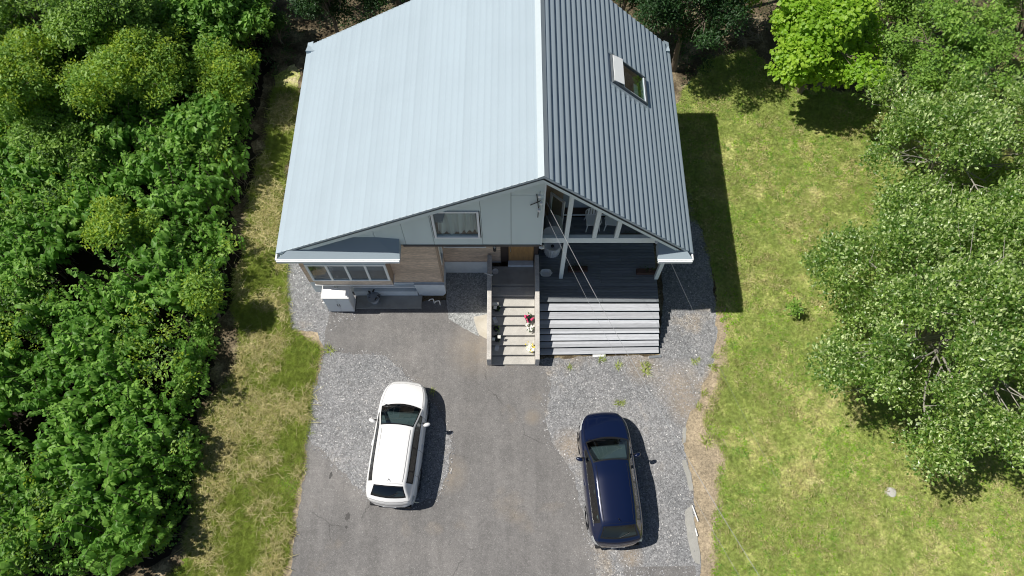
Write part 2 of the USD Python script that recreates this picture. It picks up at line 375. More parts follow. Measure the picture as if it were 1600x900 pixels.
def ground_mat(name, stops, scale, detail=8.0, stops2=None, scale2=40.0, amount2=0.5, speck=None, speck_scale=60.0, bump=0.3, bscale=60.0, rough_=0.95, bdist=0.02, patch=None, spots=(), spot_col=(0.37, 0.285, 0.19), streak=0.0, crack=False):
    """soil-like surface: a broad noise picks among stops, a finer one multiplies, specks of stones."""
    nodes = {'g': ('geometry', {}), 'n': ('noise_texture', dict(scale=scale, detail=detail, roughness=0.65)), 'r': ('rgb_ramp', dict(ramp=stops)),
             'p': ('principled_bsdf', dict(roughness=rough_, specular_ior_level=0.25))}
    links = [('g.position', 'n.vector'), ('n.fac', 'r.fac')]
    last = 'r.color'
    if patch:
        col, ps, lo, hi = patch
        nodes['np'] = ('noise_texture', dict(scale=ps, detail=4.0, roughness=0.6))
        nodes['rp'] = ('rgb_ramp', dict(ramp=[(lo, (0, 0, 0)), (hi, (1, 1, 1))]))
        nodes['xp'] = ('mix', dict(mix_type='mix', color2=col))
        nodes['vo'] = ('vector_math', dict(math_type='add', vector2=(37.3, 11.9, 4.1)))
        links += [('g.position', 'vo.vector1'), ('vo.vector', 'np.vector'), ('np.fac', 'rp.fac'), ('rp.color', 'xp.fac'), (last, 'xp.color1')]
        last = 'xp.color'
    nodes['n2'] = ('noise_texture', dict(scale=scale2, detail=4.0, roughness=0.7))
    nodes['r2'] = ('rgb_ramp', dict(ramp=stops2 or [(0.3, (1 - amount2,) * 3), (0.7, (1 + amount2,) * 3)]))
    nodes['x2'] = ('mix', dict(mix_type='multiply', fac=1.0))
    links += [('g.position', 'n2.vector'), ('n2.fac', 'r2.fac'), (last, 'x2.color1'), ('r2.color', 'x2.color2')]
    last = 'x2.color'
    if speck:
        nodes['v'] = ('voronoi_texture', dict(scale=speck_scale))
        nodes['sv'] = ('separate_color', dict(color_type='rgb'))
        nodes['rv'] = ('rgb_ramp', dict(ramp=speck))
        nodes['xv'] = ('mix', dict(mix_type='multiply', fac=1.0))
        links += [('g.position', 'v.vector'), ('v.color', 'sv.color'), ('sv.r', 'rv.fac'), (last, 'xv.color1'), ('rv.color', 'xv.color2')]
        last = 'xv.color'
    if spots:
        nodes['sn'] = ('noise_texture', dict(scale=5.0, detail=5.0, roughness=0.7))
        links.append(('g.position', 'sn.vector'))
    for i_, (sx_, sy_, sr_) in enumerate(spots):     # patches of washed-out sand
        nodes[f'sd{i_}'] = ('vector_math', dict(math_type='distance', vector2=(sx_, sy_, 0.012)))
        nodes[f'sm{i_}'] = ('map_range', dict(from_min=0.1, from_max=sr_, to_min=0.85, to_max=0.0, clamp=True))
        nodes[f'sx{i_}'] = ('math', dict(math_type='multiply', use_clamp=True))
        nodes[f'sc{i_}'] = ('mix', dict(mix_type='mix', color2=spot_col))
        links += [('g.position', f'sd{i_}.vector1'), (f'sd{i_}.value', f'sm{i_}.value'), (f'sm{i_}.result', f'sx{i_}.value1'), ('sn.fac', f'sx{i_}.value2'), (f'sx{i_}.value', f'sc{i_}.fac'), (last, f'sc{i_}.color1')]
        last = f'sc{i_}.color'
    if streak:
        nodes['km'] = ('mapping', dict(scale=(1.7, 0.16, 1.0), rotation=(0, 0, 0.12)))
        nodes['kn'] = ('noise_texture', dict(scale=1.0, detail=5.0, roughness=0.6))
        nodes['kr'] = ('rgb_ramp', dict(ramp=[(0.3, (1 - streak,) * 3), (0.7, (1 + streak,) * 3)]))
        nodes['kx'] = ('mix', dict(mix_type='multiply', fac=1.0))
        links += [('g.position', 'km.vector'), ('km.vector', 'kn.vector'), ('kn.fac', 'kr.fac'), (last, 'kx.color1'), ('kr.color', 'kx.color2')]
        last = 'kx.color'
    if crack:
        nodes['cn'] = ('noise_texture', dict(scale=2.2, detail=4.0))
        nodes['ca'] = ('mix', dict(mix_type='linear_light', fac=0.22))
        nodes['cv'] = ('voronoi_texture', dict(scale=0.42, feature='distance_to_edge'))
        nodes['cr'] = ('rgb_ramp', dict(ramp=[(0.0, (0.62,) * 3), (0.004, (0.75,) * 3), (0.008, (1, 1, 1))]))
        nodes['cm'] = ('noise_texture', dict(scale=0.5, detail=2.0))
        nodes['ck'] = ('rgb_ramp', dict(ramp=[(0.50, (0, 0, 0)), (0.60, (1, 1, 1))]))
        nodes['cx'] = ('mix', dict(mix_type='multiply'))
        links += [('g.position', 'cn.vector'), ('g.position', 'ca.color1'), ('cn.color', 'ca.color2'), ('ca.color', 'cv.vector'), ('cv.distance', 'cr.fac'), ('g.position', 'cm.vector'), ('cm.fac', 'ck.fac'), ('ck.color', 'cx.fac'), (last, 'cx.color1'), ('cr.color', 'cx.color2')]
        last = 'cx.color'
    nodes['nb'] = ('noise_texture', dict(scale=bscale, detail=5.0, roughness=0.7))
    nodes['b'] = ('bump', dict(strength=bump, distance=bdist))
    links += [('g.position', 'nb.vector'), ('nb.fac', 'b.height'), ('b.normal', 'p.normal'), (last, 'p.base_color')]
    mk(name, nodes, links)

ground_mat('forest_soil', [(0.3, (0.04, 0.030, 0.018)), (0.48, (0.10, 0.078, 0.048)), (0.6, (0.22, 0.18, 0.115)), (0.72, (0.36, 0.30, 0.20))], 1.3, amount2=0.6, scale2=14)
ground_mat('shade_humus', [(0.3, (0.010, 0.008, 0.006)), (0.6, (0.022, 0.017, 0.012)), (0.75, (0.05, 0.04, 0.027))], 1.2, amount2=0.5, scale2=14)  # dark soil, blackened so its colour carries the shade between thicket leaves
ground_mat('lawn_soil', [(0.30, (0.27, 0.31, 0.08)), (0.50, (0.35, 0.375, 0.125)), (0.62, (0.40, 0.385, 0.17)), (0.76, (0.46, 0.41, 0.23))], 0.8, amount2=0.65, scale2=9)
ground_mat('verge_soil', [(0.30, (0.20, 0.26, 0.055)), (0.48, (0.29, 0.32, 0.09)), (0.58, (0.45, 0.41, 0.21)), (0.72, (0.60, 0.52, 0.34))], 1.8, amount2=0.6, scale2=8)
ground_mat('sandy_soil', [(0.3, (0.26, 0.215, 0.15)), (0.7, (0.42, 0.34, 0.235))], 1.1, amount2=0.3, scale2=10, speck=[(0.0, (0.75,) * 3), (1.0, (1.2,) * 3)], speck_scale=25)
GR = [(0.0, (0.62, 0.62, 0.63)), (0.35, (0.85, 0.85, 0.86)), (0.75, (1.08, 1.08, 1.09)), (0.93, (1.3, 1.3, 1.3)), (1.0, (1.6, 1.6, 1.6))]
ground_mat('gravel_bed', [(0.32, (0.20, 0.205, 0.21)), (0.6, (0.27, 0.27, 0.272)), (0.75, (0.31, 0.29, 0.26))], 0.7, amount2=0.22, scale2=7, speck=GR, speck_scale=26, bump=0.7, bscale=45, bdist=0.03, patch=((0.36, 0.30, 0.225), 0.33, 0.58, 0.72), spots=[(*gp(890, 697), .75), (*gp(1003, 570), .9), (*gp(985, 870), .5), (*gp(1062, 602), 1.1), (*gp(1075, 640), .8)])
ground_mat('asphalt', [(0.30, (0.150, 0.146, 0.143)), (0.5, (0.182, 0.176, 0.172)), (0.70, (0.228, 0.218, 0.210))], 0.42, amount2=0.10, scale2=4.5, speck=[(0.0, (0.8,) * 3), (0.6, (0.99,) * 3), (0.95, (1.12,) * 3), (1.0, (1.5,) * 3)], speck_scale=42, bump=0.35, bscale=80, bdist=0.01, rough_=0.9, patch=((0.235, 0.205, 0.170), 0.5, 0.60, 0.80), spots=[(*gp(745, 545), 1.3), (*gp(832, 652), .35), (*gp(700, 740), .8)], spot_col=(0.30, 0.25, 0.19), streak=0.13, crack=True)
ground_mat('recess_gravel', [(0.3, (0.27, 0.28, 0.28)), (0.7, (0.37, 0.38, 0.37))], 1.2, amount2=0.25, scale2=7, speck=GR, speck_scale=30, bump=0.5, bscale=45)
plain('stain', (0.06, 0.058, 0.056), 0.7, var=.2)
for i_, c_ in enumerate([(0.30, 0.30, 0.31), (0.20, 0.205, 0.215), (0.44, 0.43, 0.42), (0.62, 0.61, 0.60)]):
    plain(f'stone_{["grey","dark","light","white"][i_]}', c_, 0.9, var=0.15, scale=30, rnd=0.2)

# ------------------------------------------------------------------ terrain
def P(*pts, z=0.0):
    return Polygon([gp(x, y, z) for x, y in pts])

obj('ground', sheet(sbox(-300, -300, 300, 300), -0.006), 'forest_soil', kind='structure')

lawn_px = P((1065, 150), (1100, 95), (1170, 75), (1240, 140), (1420, 150), (1700, 60), (1900, 300), (1900, 1000), (1115, 1000), (1112, 900), (1118, 800), (1125, 700), (1095, 660), (1120, 600), (1132, 520), (1120, 480), (1112, 420), (1100, 360), (1075, 330), (1050, 340), (1030, 200))
lawn = rough(lawn_px, 0.22, 0.2, seed=3, freq=1.2)
obj('lawn', sheet(lawn, 0.004), 'lawn_soil', kind='structure')
verge_px = P((462, 100), (470, 120), (455, 200), (440, 300), (436, 400), (446, 470), (452, 520), (497, 545), (490, 600), (478, 660), (472, 720), (458, 800), (436, 895), (425, 1000), (200, 1000), (290, 870), (300, 800), (320, 700), (330, 640), (380, 560), (370, 480), (390, 330), (420, 220), (430, 120))
verge = rough(verge_px, 0.2, 0.15, seed=5, freq=1.3)
obj('grass_verge', sheet(verge, 0.004), 'verge_soil', kind='structure')
sand_px = P((1050, 640), (1100, 480), (1138, 478), (1140, 560), (1130, 610), (1110, 650), (1135, 700), (1128, 800), (1115, 1000), (1060, 1000), (1060, 760))
obj('sandy_border', sheet(rough(sand_px, 0.16, 0.12, seed=8), 0.008), 'sandy_soil', kind='structure')
sand2_px = P((440, 400), (500, 400), (505, 560), (494, 660), (482, 720), (472, 800), (455, 900), (440, 1000), (418, 1000), (431, 895), (454, 800), (464, 720), (470, 660), (480, 600), (488, 548), (447, 520), (440, 460))
obj('sandy_border', sheet(rough(sand2_px, 0.12, 0.12, seed=9), 0.008), 'sandy_soil', kind='structure')
gravel_px = P((835, 560), (1028, 556), (1036, 480), (1036, 300), (1080, 300), (1112, 420), (1119, 490), (1117, 560), (1098, 610), (1078, 650), (1066, 690), (1082, 760), (1096, 880), (1098, 1000), (900, 1000), (835, 700))
gravel_right = rough(gravel_px, 0.12, 0.1, seed=11)
obj('gravel_yard', sheet(gravel_right, 0.012), 'gravel_bed', kind='structure')
gravel2_px = P((446, 405), (560, 405), (560, 500), (530, 505), (505, 545), (505, 545), (496, 520), (455, 515), (450, 470))
gravel_left2 = rough(gravel2_px, 0.10, 0.1, seed=12)
obj('gravel_yard', sheet(gravel_left2, 0.012), 'gravel_bed', kind='structure')
asph_px = P((520, 470), (760, 470), (766, 560), (846, 566), (860, 600), (850, 640), (862, 690), (895, 740), (912, 800), (920, 850), (932, 900), (950, 1100), (400, 1100), (455, 895), (466, 800), (478, 725), (480, 660), (500, 600), (505, 545))
asphalt = rough(asph_px, 0.085, 0.05, seed=14, freq=2.8)
obj('driveway', sheet(asphalt, 0.016), 'asphalt', kind='structure')
asph2 = rough(P((975, 886), (1086, 884), (1096, 1000), (965, 1000)), 0.04, 0.08, seed=15)
obj('driveway', sheet(asph2, 0.016), 'asphalt', kind='structure')
patch_px = P((508, 548), (545, 553), (600, 557), (622, 575), (642, 596), (690, 645), (703, 690), (701, 735), (682, 775), (640, 792), (578, 778), (540, 745), (505, 705), (476, 672), (480, 640), (495, 590))
gravel_patch = rough(patch_px, 0.13, 0.05, seed=17, freq=2.6)
obj('gravel_yard', sheet(gravel_patch, 0.020), 'gravel_bed', kind='structure')
recess_px = P((695, 415), (768, 415), (767, 500), (742, 496), (748, 526), (722, 511), (700, 498), (698, 480))
obj('recess_floor', sheet(rough(recess_px, 0.05, 0.08, seed=18), 0.020), 'recess_gravel', kind='structure')
pc = rough(P((740, 496), (768, 490), (768, 534), (748, 524)), 0.03, 0.08, seed=19)
obj('concrete_apron', sheet(pc, 0.024), 'concrete_pale', kind='structure')

for k, (x, y_, rx, ry, lb) in enumerate([(543, 808, .08, .14, 'larger dark oil stain on the asphalt left behind the white car'), (517, 743, .05, .14, 'thin dark oil stain on the asphalt beside the gravel patch'), (541, 824, .04, .05, 'tiny dark oil spot just below the larger stain')]):
    p_ = gp(x, y_)
    obj('oil_stain', sheet(rough(affinity.scale(Point(*p_).buffer(1), rx, ry), .05, .04, 60 + k, 5), .0200), 'stain', label=lb, cat='stain')
# loose stones over the gravel: uncountable
def stone_protos():
    out = []
    for k, nm in enumerate(('stone_grey', 'stone_dark', 'stone_light', 'stone_white')):
        m = trimesh.creation.icosphere(1, 1.0)
        r = np.random.default_rng(50 + k)
        v = np.array(m.vertices) * (0.72 + 0.5 * meshkit.noise(np.array(m.vertices) * 1.7 + 9 * k, k)[:, None]) * [1.15, 0.85, 0.6]
        out.append(('pebble', (v, np.array(m.faces)), nm, False))
    return out
rng = np.random.default_rng(4)
gp_all = [(gravel_right.difference(asphalt.buffer(-.2)), 6700, .012), (gravel_left2, 1300, .012), (gravel_patch.buffer(.14), 4000, .020)]
pos = np.vstack([np.c_[scatter_in(g, n, rng), np.full(n, z)] for g, n, z in gp_all])
n = len(pos)
instancer('loose_gravel', None, stone_protos(), pos, quat_yaw_tilt(rng.uniform(0, 6.28, n), rng.uniform(0, 6.28, n), rng.uniform(0, .5, n)), 0.012 + 0.018 * rng.random(n) ** 2.4, rng.choice(4, n, p=[.5, .25, .19, .06]),
          label='loose grey crushed stones lying over the gravel yard', cat='gravel', kind='stuff')

# ------------------------------------------------------------------ house
XL, XR, XM, ZE, ZR = -7.76, 5.94, 0.875, 4.0, 8.55
YP, YR, YPB, YRB = 10.6, 10.83, 19.85, 19.7
YG, YB, YD = 11.15, 11.42, 12.05
SL, SR = (ZR - ZE) / (XM - XL), (ZR - ZE) / (XR - XM)
house = thing('house', 'two storey house under an asymmetric pale grey metal gable roof', 'house', (-0.9, 15.0, 0))
def zl(x): return ZE + SL * (x - XL)
def zr(x): return ZE + SR * (XR - x)

SKX0, SKX1, SKY0, SKY1 = 3.30, 4.56, 15.95, 17.05
def slope(side):
    """roof slope: board deck and lapped horizontal metal strips, each a part."""
    if side < 0:
        e, r = np.array([XL, ZE]), np.array([XM, ZR])
    else:
        e, r = np.array([XR, ZE]), np.array([XM, ZR])
    d = r - e; L = np.linalg.norm(d); d /= L
    nrm = np.array([-d[1], d[0]]) if d[0] > 0 else np.array([d[1], -d[0]])
    def w(u, h): return e + d * u + nrm * h
    deck = MB()
    def pr(u0, u1, h0, h1, y0, y1):
        deck.prism([tuple(w(u0, h0)), tuple(w(u1, h0)), tuple(w(u1, h1)), tuple(w(u0, h1))], y0, y1, 1)
    if side > 0:
        ua, ub = (XR - SKX1) * math.hypot(1, SR), (XR - SKX0) * math.hypot(1, SR)
        pr(0.02, L, -.14, 0, YR + .02, SKY0); pr(0.02, L, -.14, 0, SKY1, YRB - .02)
        pr(0.02, ua, -.14, 0, SKY0, SKY1); pr(ub, L, -.14, 0, SKY0, SKY1)
    else:
        pr(0.02, L, -.14, 0, YR + .02, YRB - .02)
    dk = obj('roof_slope', deck, 'roof_edge', house)
    nrow = 41 if side < 0 else 27
    step = (L - .06) / nrow
    up = 0.036 if side < 0 else 0.051
    for i in range(nrow):
        u0, u1 = i * step, (i + 1) * step + .004
        y0, y1 = (YR, YPB) if i == 0 else (YR, YRB)
        prof = [tuple(w(u, h)) for u, h in ((u0, .001), (u0 - .004, up - .004), (u0 + .012, up), (u0 + .2 * step, .93 * up), (u0 + .45 * step, .68 * up), (u0 + .72 * step, .34 * up), (u1, .004), (u1, .001))]
        if side < 0:    # rolled lip along each lap
            prof = [tuple(w(u, h)) for u, h in ((u0, .001), (u0 - .004, up - .004), (u0 + .008, up + .004), (u0 + .028, up + .004), (u0 + .062, up - .010), (u0 + .5 * step, .5 * up), (u1, .004), (u1, .001))]
        spans = [(y0, y1)]
        if side > 0 and u1 > ua and u0 < ub:
            spans = [(y0, SKY0 - .16), (SKY1 + .12, y1)]
        mb = MB()
        for a, b in spans:
            mb.prism(prof, a, b, 1)
        obj('roof_panel', mb, 'roof_metal', dk, owner=house, smooth=32)
    return w, L
wl, LL = slope(-1)
wr, LR = slope(1)
cap = MB()
cap.prism([(XM - .17, zl(XM - .17) + .03), (XM, ZR + .045), (XM + .13, zr(XM + .13) + .04), (XM + .13, zr(XM + .13) + .055), (XM, ZR + .075), (XM - .17, zl(XM - .17) + .05)], YR - .012, YRB + .012, 1)
obj('ridge_cap', cap, 'roof_edge', house)
# rake boards on both gables
def rake(y0, y1, drop, mat):
    for xa, za, xb, zb in ((XL + .2, zl(XL + .2), XM, ZR), (XM, ZR, XR - .2, zr(XR - .2))):
        mb = MB().prism([(xa, za - .005), (xb, zb - .005), (xb, zb - drop), (xa, za - drop)], y0, y1, 1)
        obj('fascia_board', mb, mat, house)
rake(YR + .02, YR + .055, 0.34, 'fascia')
rake(YRB - .055, YRB - .02, 0.34, 'fascia')
for y0, y1 in ((YR - .004, YR + .012), (YRB - .012, YRB + .004)):   # drip edges
    for xa, za, xb, zb in ((XL + .2, zl(XL + .2), XM, ZR), (XM, ZR, XR - .2, zr(XR - .2))):
        obj('drip_edge', MB().prism([(xa, za + .03), (xb, zb + .03), (xb, zb - .07), (xa, za - .07)], y0, y1, 1), 'roof_edge', house)
# eave fascias along both sides
for x0, x1 in ((XL - .02, XL + .03), (XR - .03, XR + .02)):
    obj('eave_board', MB().box(x0, x1, YP, YPB, ZE - .17, ZE - .004), 'white_paint', house)
# skylight
sk = MB()
su0, su1 = (XR - SKX1) * math.hypot(1, SR), (XR - SKX0) * math.hypot(1, SR)
def srect(mb, u0, u1, h0, h1, y0, y1):
    p = [wr(u0, h0), wr(u1, h0), wr(u1, h1), wr(u0, h1)]
    mb.prism([tuple(x) for x in p], y0, y1, 1)
srect(sk, su0 - .05, su0, -.45, .10, SKY0 - .035, SKY1 + .035)
srect(sk, su1, su1 + .03, -.45, .10, SKY0 - .035, SKY1 + .035)
srect(sk, su0, su1, -.45, .11, SKY0 - .035, SKY0)
srect(sk, su0, su1, -.45, .11, SKY1, SKY1 + .035)
skp = obj('skylight', sk, 'sky_frame', house)
fl = MB()
srect(fl, su0 - .1, su1 + .12, .0, .034, SKY0 - .30, SKY0 - .052); srect(fl, su0 - .1, su1 + .12, .0, .034, SKY1 + .052, SKY1 + .22)
srect(fl, su0 - .16, su0 - .072, .0, .036, SKY0 - .30, SKY1 + .22)
obj('flashing', fl, 'roof_metal', skp, owner=house)
um = su0 + .73 * (su1 - su0)
pn = MB().prism([tuple(wr(um + .06, .17)), tuple(wr(su1, .09)), tuple(wr(su1, .115)), tuple(wr(um + .06, .195))], SKY0 + .01, SKY1 - .01, 1); obj('cover_panel', pn, 'white_paint', skp, owner=house)
pn = MB(); srect(pn, su0 + .01, um - .06, .06, .068, SKY0 + .01, SKY1 - .01); obj('pane', pn, 'window_glass', skp, owner=house)
pn = MB(); srect(pn, um - .055, um - .003, .02, .11, SKY0 + .01, SKY1 - .01)
srect(pn, su0 + .02, um - .06, .02, .09, SKY0 + .012, SKY0 + .05); srect(pn, su0 + .02, su0 + .06, .02, .09, SKY0 + .05, SKY1 - .02); obj('sash', pn, 'aluminium', skp, owner=house)
pn = MB(); srect(pn, su0, su1, -.47, -.45, SKY0, SKY1); obj('shaft', pn, 'room_dark', skp, owner=house)
pn = MB(); srect(pn, su0 + .08, su0 + .30, -.20, -.17, SKY0 + .06, SKY1 - .25); obj('blind', pn, 'curtain', skp, owner=house)

# front gable wall of upright boards
top = [(XL + .26, zl(XL + .26) - .16), (XM, ZR - .18), (.95, zr(.95) - .18)]
gable = Polygon([(-7.35, 4.05), (.95, 4.05), (.95, zr(.95) - .2), (XM, ZR - .2), (-7.35, zl(-7.35) - .1)])
win = sbox(-2.52, 4.50, -1.00, 6.22)
obj('gable_wall', MB().prism(gable.difference(win), YG + .03, YG + .15, 1), 'seal', house)
xs = [-7.35, -6.4, -5.45, -4.45, -3.50, -2.56, -.96, -.03, .95]
for a, b in zip(xs[:-1], xs[1:]):
    pieces = [sbox(a + .006, 4.05, b - .006, 9)] if a < -.5 else [sbox(a + .006, 4.05, b - .006, 7.10), sbox(a + .006, 7.112, b - .006, 9)]
    if a == -.96:
        pieces = [sbox(a + .006, 4.05, b - .006, 9)]
    for s in pieces:
        g = gable.intersection(s).difference(win.buffer(.01))
        if not g.is_empty:
            mb = MB()
            for k in getattr(g, 'geoms', [g]):
                if k.area > 1e-3:
                    mb.prism(k, YG, YG + .028, 1)
            obj('wall_panel', mb, 'wall_board', house)
obj('corner_trim', MB().box(.93, .985, YG - .015, YG + .3, 4.05, zr(.97) - .25), 'beam_paint', house)
obj('sill_band', MB().box(-3.6, .97, YG - .02, YG + .1, 3.93, 4.045), 'dark_trim', house)
obj('soffit', MB().box(-7.5, .95, YG + .02, YD + .1, 3.95, 4.03), 'dark_brown', house)
# upper window
def frame(mb, x0, x1, z0, z1, y0, y1, t):
    mb.box(x0, x1, y0, y1, z0, z0 + t); mb.box(x0, x1, y0, y1, z1 - t, z1); mb.box(x0, x0 + t, y0, y1, z0 + t, z1 - t); mb.box(x1 - t, x1, y0, y1, z0 + t, z1 - t)
    return mb
wf = obj('window', frame(MB(), -2.50, -1.02, 4.52, 6.20, YG - .035, YG + .09, .07), 'white_paint', house)
obj('pane', MB().box(-2.43, -1.09, YG + .035, YG + .041, 4.59, 6.13), 'window_glass', wf, owner=house)
nx = 60
xx = np.linspace(-2.36, -1.10, nx)
zz = np.linspace(4.66, 6.12, 8)
cv = np.array([(x + (.03 * math.sin(7 * x + 2 * z)), YG + .13 + .05 * math.sin(30 * x + 3 * math.sin(5 * x)) * (1.25 - .25 * (z - 4.7)) * .8 + .015 * math.sin(61 * x), z if z > 4.7 else z + .08 * math.sin(4 * x)) for z in zz for x in xx])
cf = [(j * nx + i, j * nx + i + 1, (j + 1) * nx + i + 1, (j + 1) * nx + i) for j in range(len(zz) - 1) for i in range(nx - 1)]
obj('curtain', MB().add(cv, cf), 'curtain', wf, owner=house, smooth=True)
obj('blue_drape', MB().tm(trimesh.convex.convex_hull(np.array([(-2.42, YG + .1, 5.35), (-2.42, YG + .1, 6.1), (-2.02, YG + .1, 6.1), (-2.42, YG + .16, 5.35), (-2.42, YG + .16, 6.1), (-2.02, YG + .16, 6.1), (-2.2, YG + .16, 5.3), (-2.2, YG + .1, 5.3)]))), 'blue_cloth', wf, owner=house)
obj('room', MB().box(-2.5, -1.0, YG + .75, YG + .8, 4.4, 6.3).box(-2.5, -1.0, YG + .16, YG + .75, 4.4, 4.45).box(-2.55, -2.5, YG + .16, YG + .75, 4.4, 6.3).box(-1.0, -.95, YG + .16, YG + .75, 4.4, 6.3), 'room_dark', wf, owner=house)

# pent roofs at the two front corners
def pent(x0, x1, left):
    y0, y1 = YP, YG - .002
    h = .56 if left else .46
    zr_ = h * (YR - y0) / (y1 - y0)
    if left:    # outline of the sloping face, from the roof's corner along the valley to the wall
        o = [(x0, y0, ZE + .006), (x1, y0, ZE + .006), (x1, y1, ZE + h - .12), (x1 - .75, y1, ZE + h), (x0 + h / SL, y1, ZE + h), (x0 + zr_ / SL, YR, ZE + zr_)]
        tri = [(0, 1, 5), (1, 3, 5), (1, 2, 3), (3, 4, 5)]
        ex = [(x0, y0, ZE + .006), (x0 + zr_ / SL, YR, ZE + zr_), (x0 + zr_ / SL, YR + .05, ZE + zr_), (x0, YR + .05, ZE + .006)]
    else:
        o = [(x0, y0, ZE + .006), (x1, y0, ZE + .006), (x1 - zr_ / SR, YR, ZE + zr_), (x1 - h / SR, y1, ZE + h), (x0, y1, ZE + h)]
        tri = [(0, 1, 2), (0, 2, 4), (2, 3, 4)]
        ex = [(x1, y0, ZE + .006), (x1, YR + .05, ZE + .006), (x1 - zr_ / SR, YR + .05, ZE + zr_), (x1 - zr_ / SR, YR, ZE + zr_)]
    n = len(o); a = np.array(o + [(x, y_, ZE - .1) for x, y_, _ in o])
    f = tri + [tuple(n + i for i in t_[::-1]) for t_ in tri] + [q_ for i in range(n) for q_ in ((n + i, n + (i + 1) % n, (i + 1) % n), (n + i, (i + 1) % n, i))]
    mb = MB().add(np.array(ex), [(0, 1, 2, 3)])
    p = obj('pent_roof', MB().add(a, f), 'roof_metal', house)
    obj('gutter', MB().box(x0 + .02, x1 - .01, y0 - .06, y0 - .004, ZE - .14, ZE - .01, .012), 'white_paint', p, owner=house)
    obj('drip_edge', MB().box(x0, x1 + .004, y0 - .012, y0 + .03, ZE - .03, ZE + .022), 'white_paint', p, owner=house)
    obj('soffit', MB().box(x0 + .05, x1 - .03, y0 + .02, y1 + .05, ZE - .13, ZE - .104), 'fascia', p, owner=house)
pent(XL, -3.68, True)
pent(4.78, XR, False)
back_p = MB()
for x0, x1 in ((XL, -3.7), (4.3, XR)):
    back_p.hexa([(x0, YRB - .4, ZE - .1), (x1, YRB - .4, ZE - .1), (x0, YPB, ZE - .1), (x1, YPB, ZE - .1), (x0, YRB - .4, ZE + .2), (x1, YRB - .4, ZE + .2), (x0, YPB, ZE), (x1, YPB, ZE)])
obj('rear_pent_roof', back_p, 'roof_metal', house)

# ground floor walls of wood-look boards
def siding(x0, x1, y0, y1, z0, z1, axis, holes=(), pitch=0.152):
    """boards stacked on a wall plane: axis 0 runs along x at y0 (faces -y), axis 1 runs along y at x1 (faces +x)."""
    z = z0
    while z < z1 - .01:
        zt = min(z + pitch, z1)
        spans = [(x0, x1)] if axis == 0 else [(y0, y1)]
        for ha, hb, hz0, hz1 in holes:
            if zt > hz0 + .01 and z < hz1 - .01:
                spans = [s for a, b in spans for s in ((a, min(b, ha)), (max(a, hb), b)) if s[1] - s[0] > .02]
        for a, b in spans:
            if axis == 0:
                mb = MB().hexa([(a, y0, z + .004), (b, y0, z + .004), (a, y0 + .03, z + .004), (b, y0 + .03, z + .004), (a, y0 + .008, zt), (b, y0 + .008, zt), (a, y0 + .03, zt), (b, y0 + .03, zt)])
            else:
                mb = MB().hexa([(x1 - .03, a, z + .004), (x1, a, z + .004), (x1 - .03, b, z + .004), (x1, b, z + .004), (x1 - .03, a, zt), (x1 - .008, a, zt), (x1 - .03, b, zt), (x1 - .008, b, zt)])
            obj('siding_board', mb, 'siding', house)
        z = zt
FY = 11.2
obj('front_wall', MB().box(-7.5, -2.56, FY + .032, FY + .2, .95, 3.95), 'siding_trim', house)
siding(-7.46, -2.56, FY, FY, 1.0, 3.93, 0, holes=[(-7.0, -4.3, 1.66, 3.9)])
obj('corner_trim', MB().box(-2.57, -2.51, FY - .014, FY + .06, .99, 3.94), 'siding_trim', house)
obj('return_wall', MB().box(-2.72, -2.556, FY + .2, YD, .95, 3.95), 'siding_trim', house)
siding(-2.6, -2.524, FY + .062, YD - .002, 1.0, 3.93, 1, holes=[(11.45, 11.95, 1.9, 3.4)])
sw = MB()
for a, b, c, d in ((11.45, 11.50, 1.9, 3.4), (11.90, 11.95, 1.9, 3.4), (11.50, 11.90, 1.9, 1.96), (11.50, 11.90, 3.34, 3.4)):
    sw.box(-2.6, -2.50, a, b, c, d)
sw_p = obj('window', sw, 'white_paint', house)
obj('pane', MB().box(-2.552, -2.546, 11.5, 11.9, 1.96, 3.34), 'window_glass', sw_p, owner=house)
siding(-2.52, -.42, YD, YD, 1.0, 3.93, 0, holes=[(-2.46, -.93, 2.16, 3.3)])
obj('recess_wall', MB().box(-2.52, .95, YD + .032, YD + .2, .98, 3.95), 'siding_trim', house)
rw = obj('window', frame(MB(), -2.46, -.93, 2.16, 3.3, YD - .03, YD + .03, .06).box(-1.72, -1.67, YD - .025, YD + .03, 2.22, 3.24), 'white_paint', house)
obj('pane', MB().box(-2.4, -.99, YD + .008, YD + .014, 2.22, 3.24), 'window_glass', rw, owner=house)
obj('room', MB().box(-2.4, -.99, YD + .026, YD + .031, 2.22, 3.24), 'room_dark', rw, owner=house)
obj('flashing', MB().box(-2.56, -.42, YD - .02, YD + .02, .975, .998), 'aluminium', house)
obj('flashing', MB().box(-4.5, -2.50, FY - .02, FY + .02, .975, .998), 'aluminium', house)
lamp = obj('wall_lamp', MB().tm(trimesh.creation.cylinder(.06, .22, sections=12).apply_translation((-.62, YD - .14, 2.28))).box(-.66, -.58, YD - .08, YD + .002, 2.36, 2.44), 'dark_trim', house)
obj('lamp_cap', MB().tm(trimesh.creation.cylinder(.035, .04, sections=12).apply_translation((-.62, YD - .14, 2.41))), 'white_paint', lamp, owner=house)
obj('entry_panel', MB().box(-.42, -.15, YD - .01, YD + .03, 1.0, 3.95), 'dark_brown', house)
dr = obj('door', MB().box(-.13, .79, YD - .03, YD + .02, 1.14, 3.3, .008), 'door_wood', house)
for k in range(5):
    obj('door_plank', MB().box(-.12 + k * .181, .05 + k * .181, YD - .042, YD - .031, 1.18, 3.26), 'door_wood', dr, owner=house)
obj('handle', MB().tube([(-.05, YD - .05, 2.0), (-.05, YD - .1, 2.0), (-.05, YD - .1, 2.22), (-.05, YD - .05, 2.22)], .014, 6), 'galv', dr, owner=house)
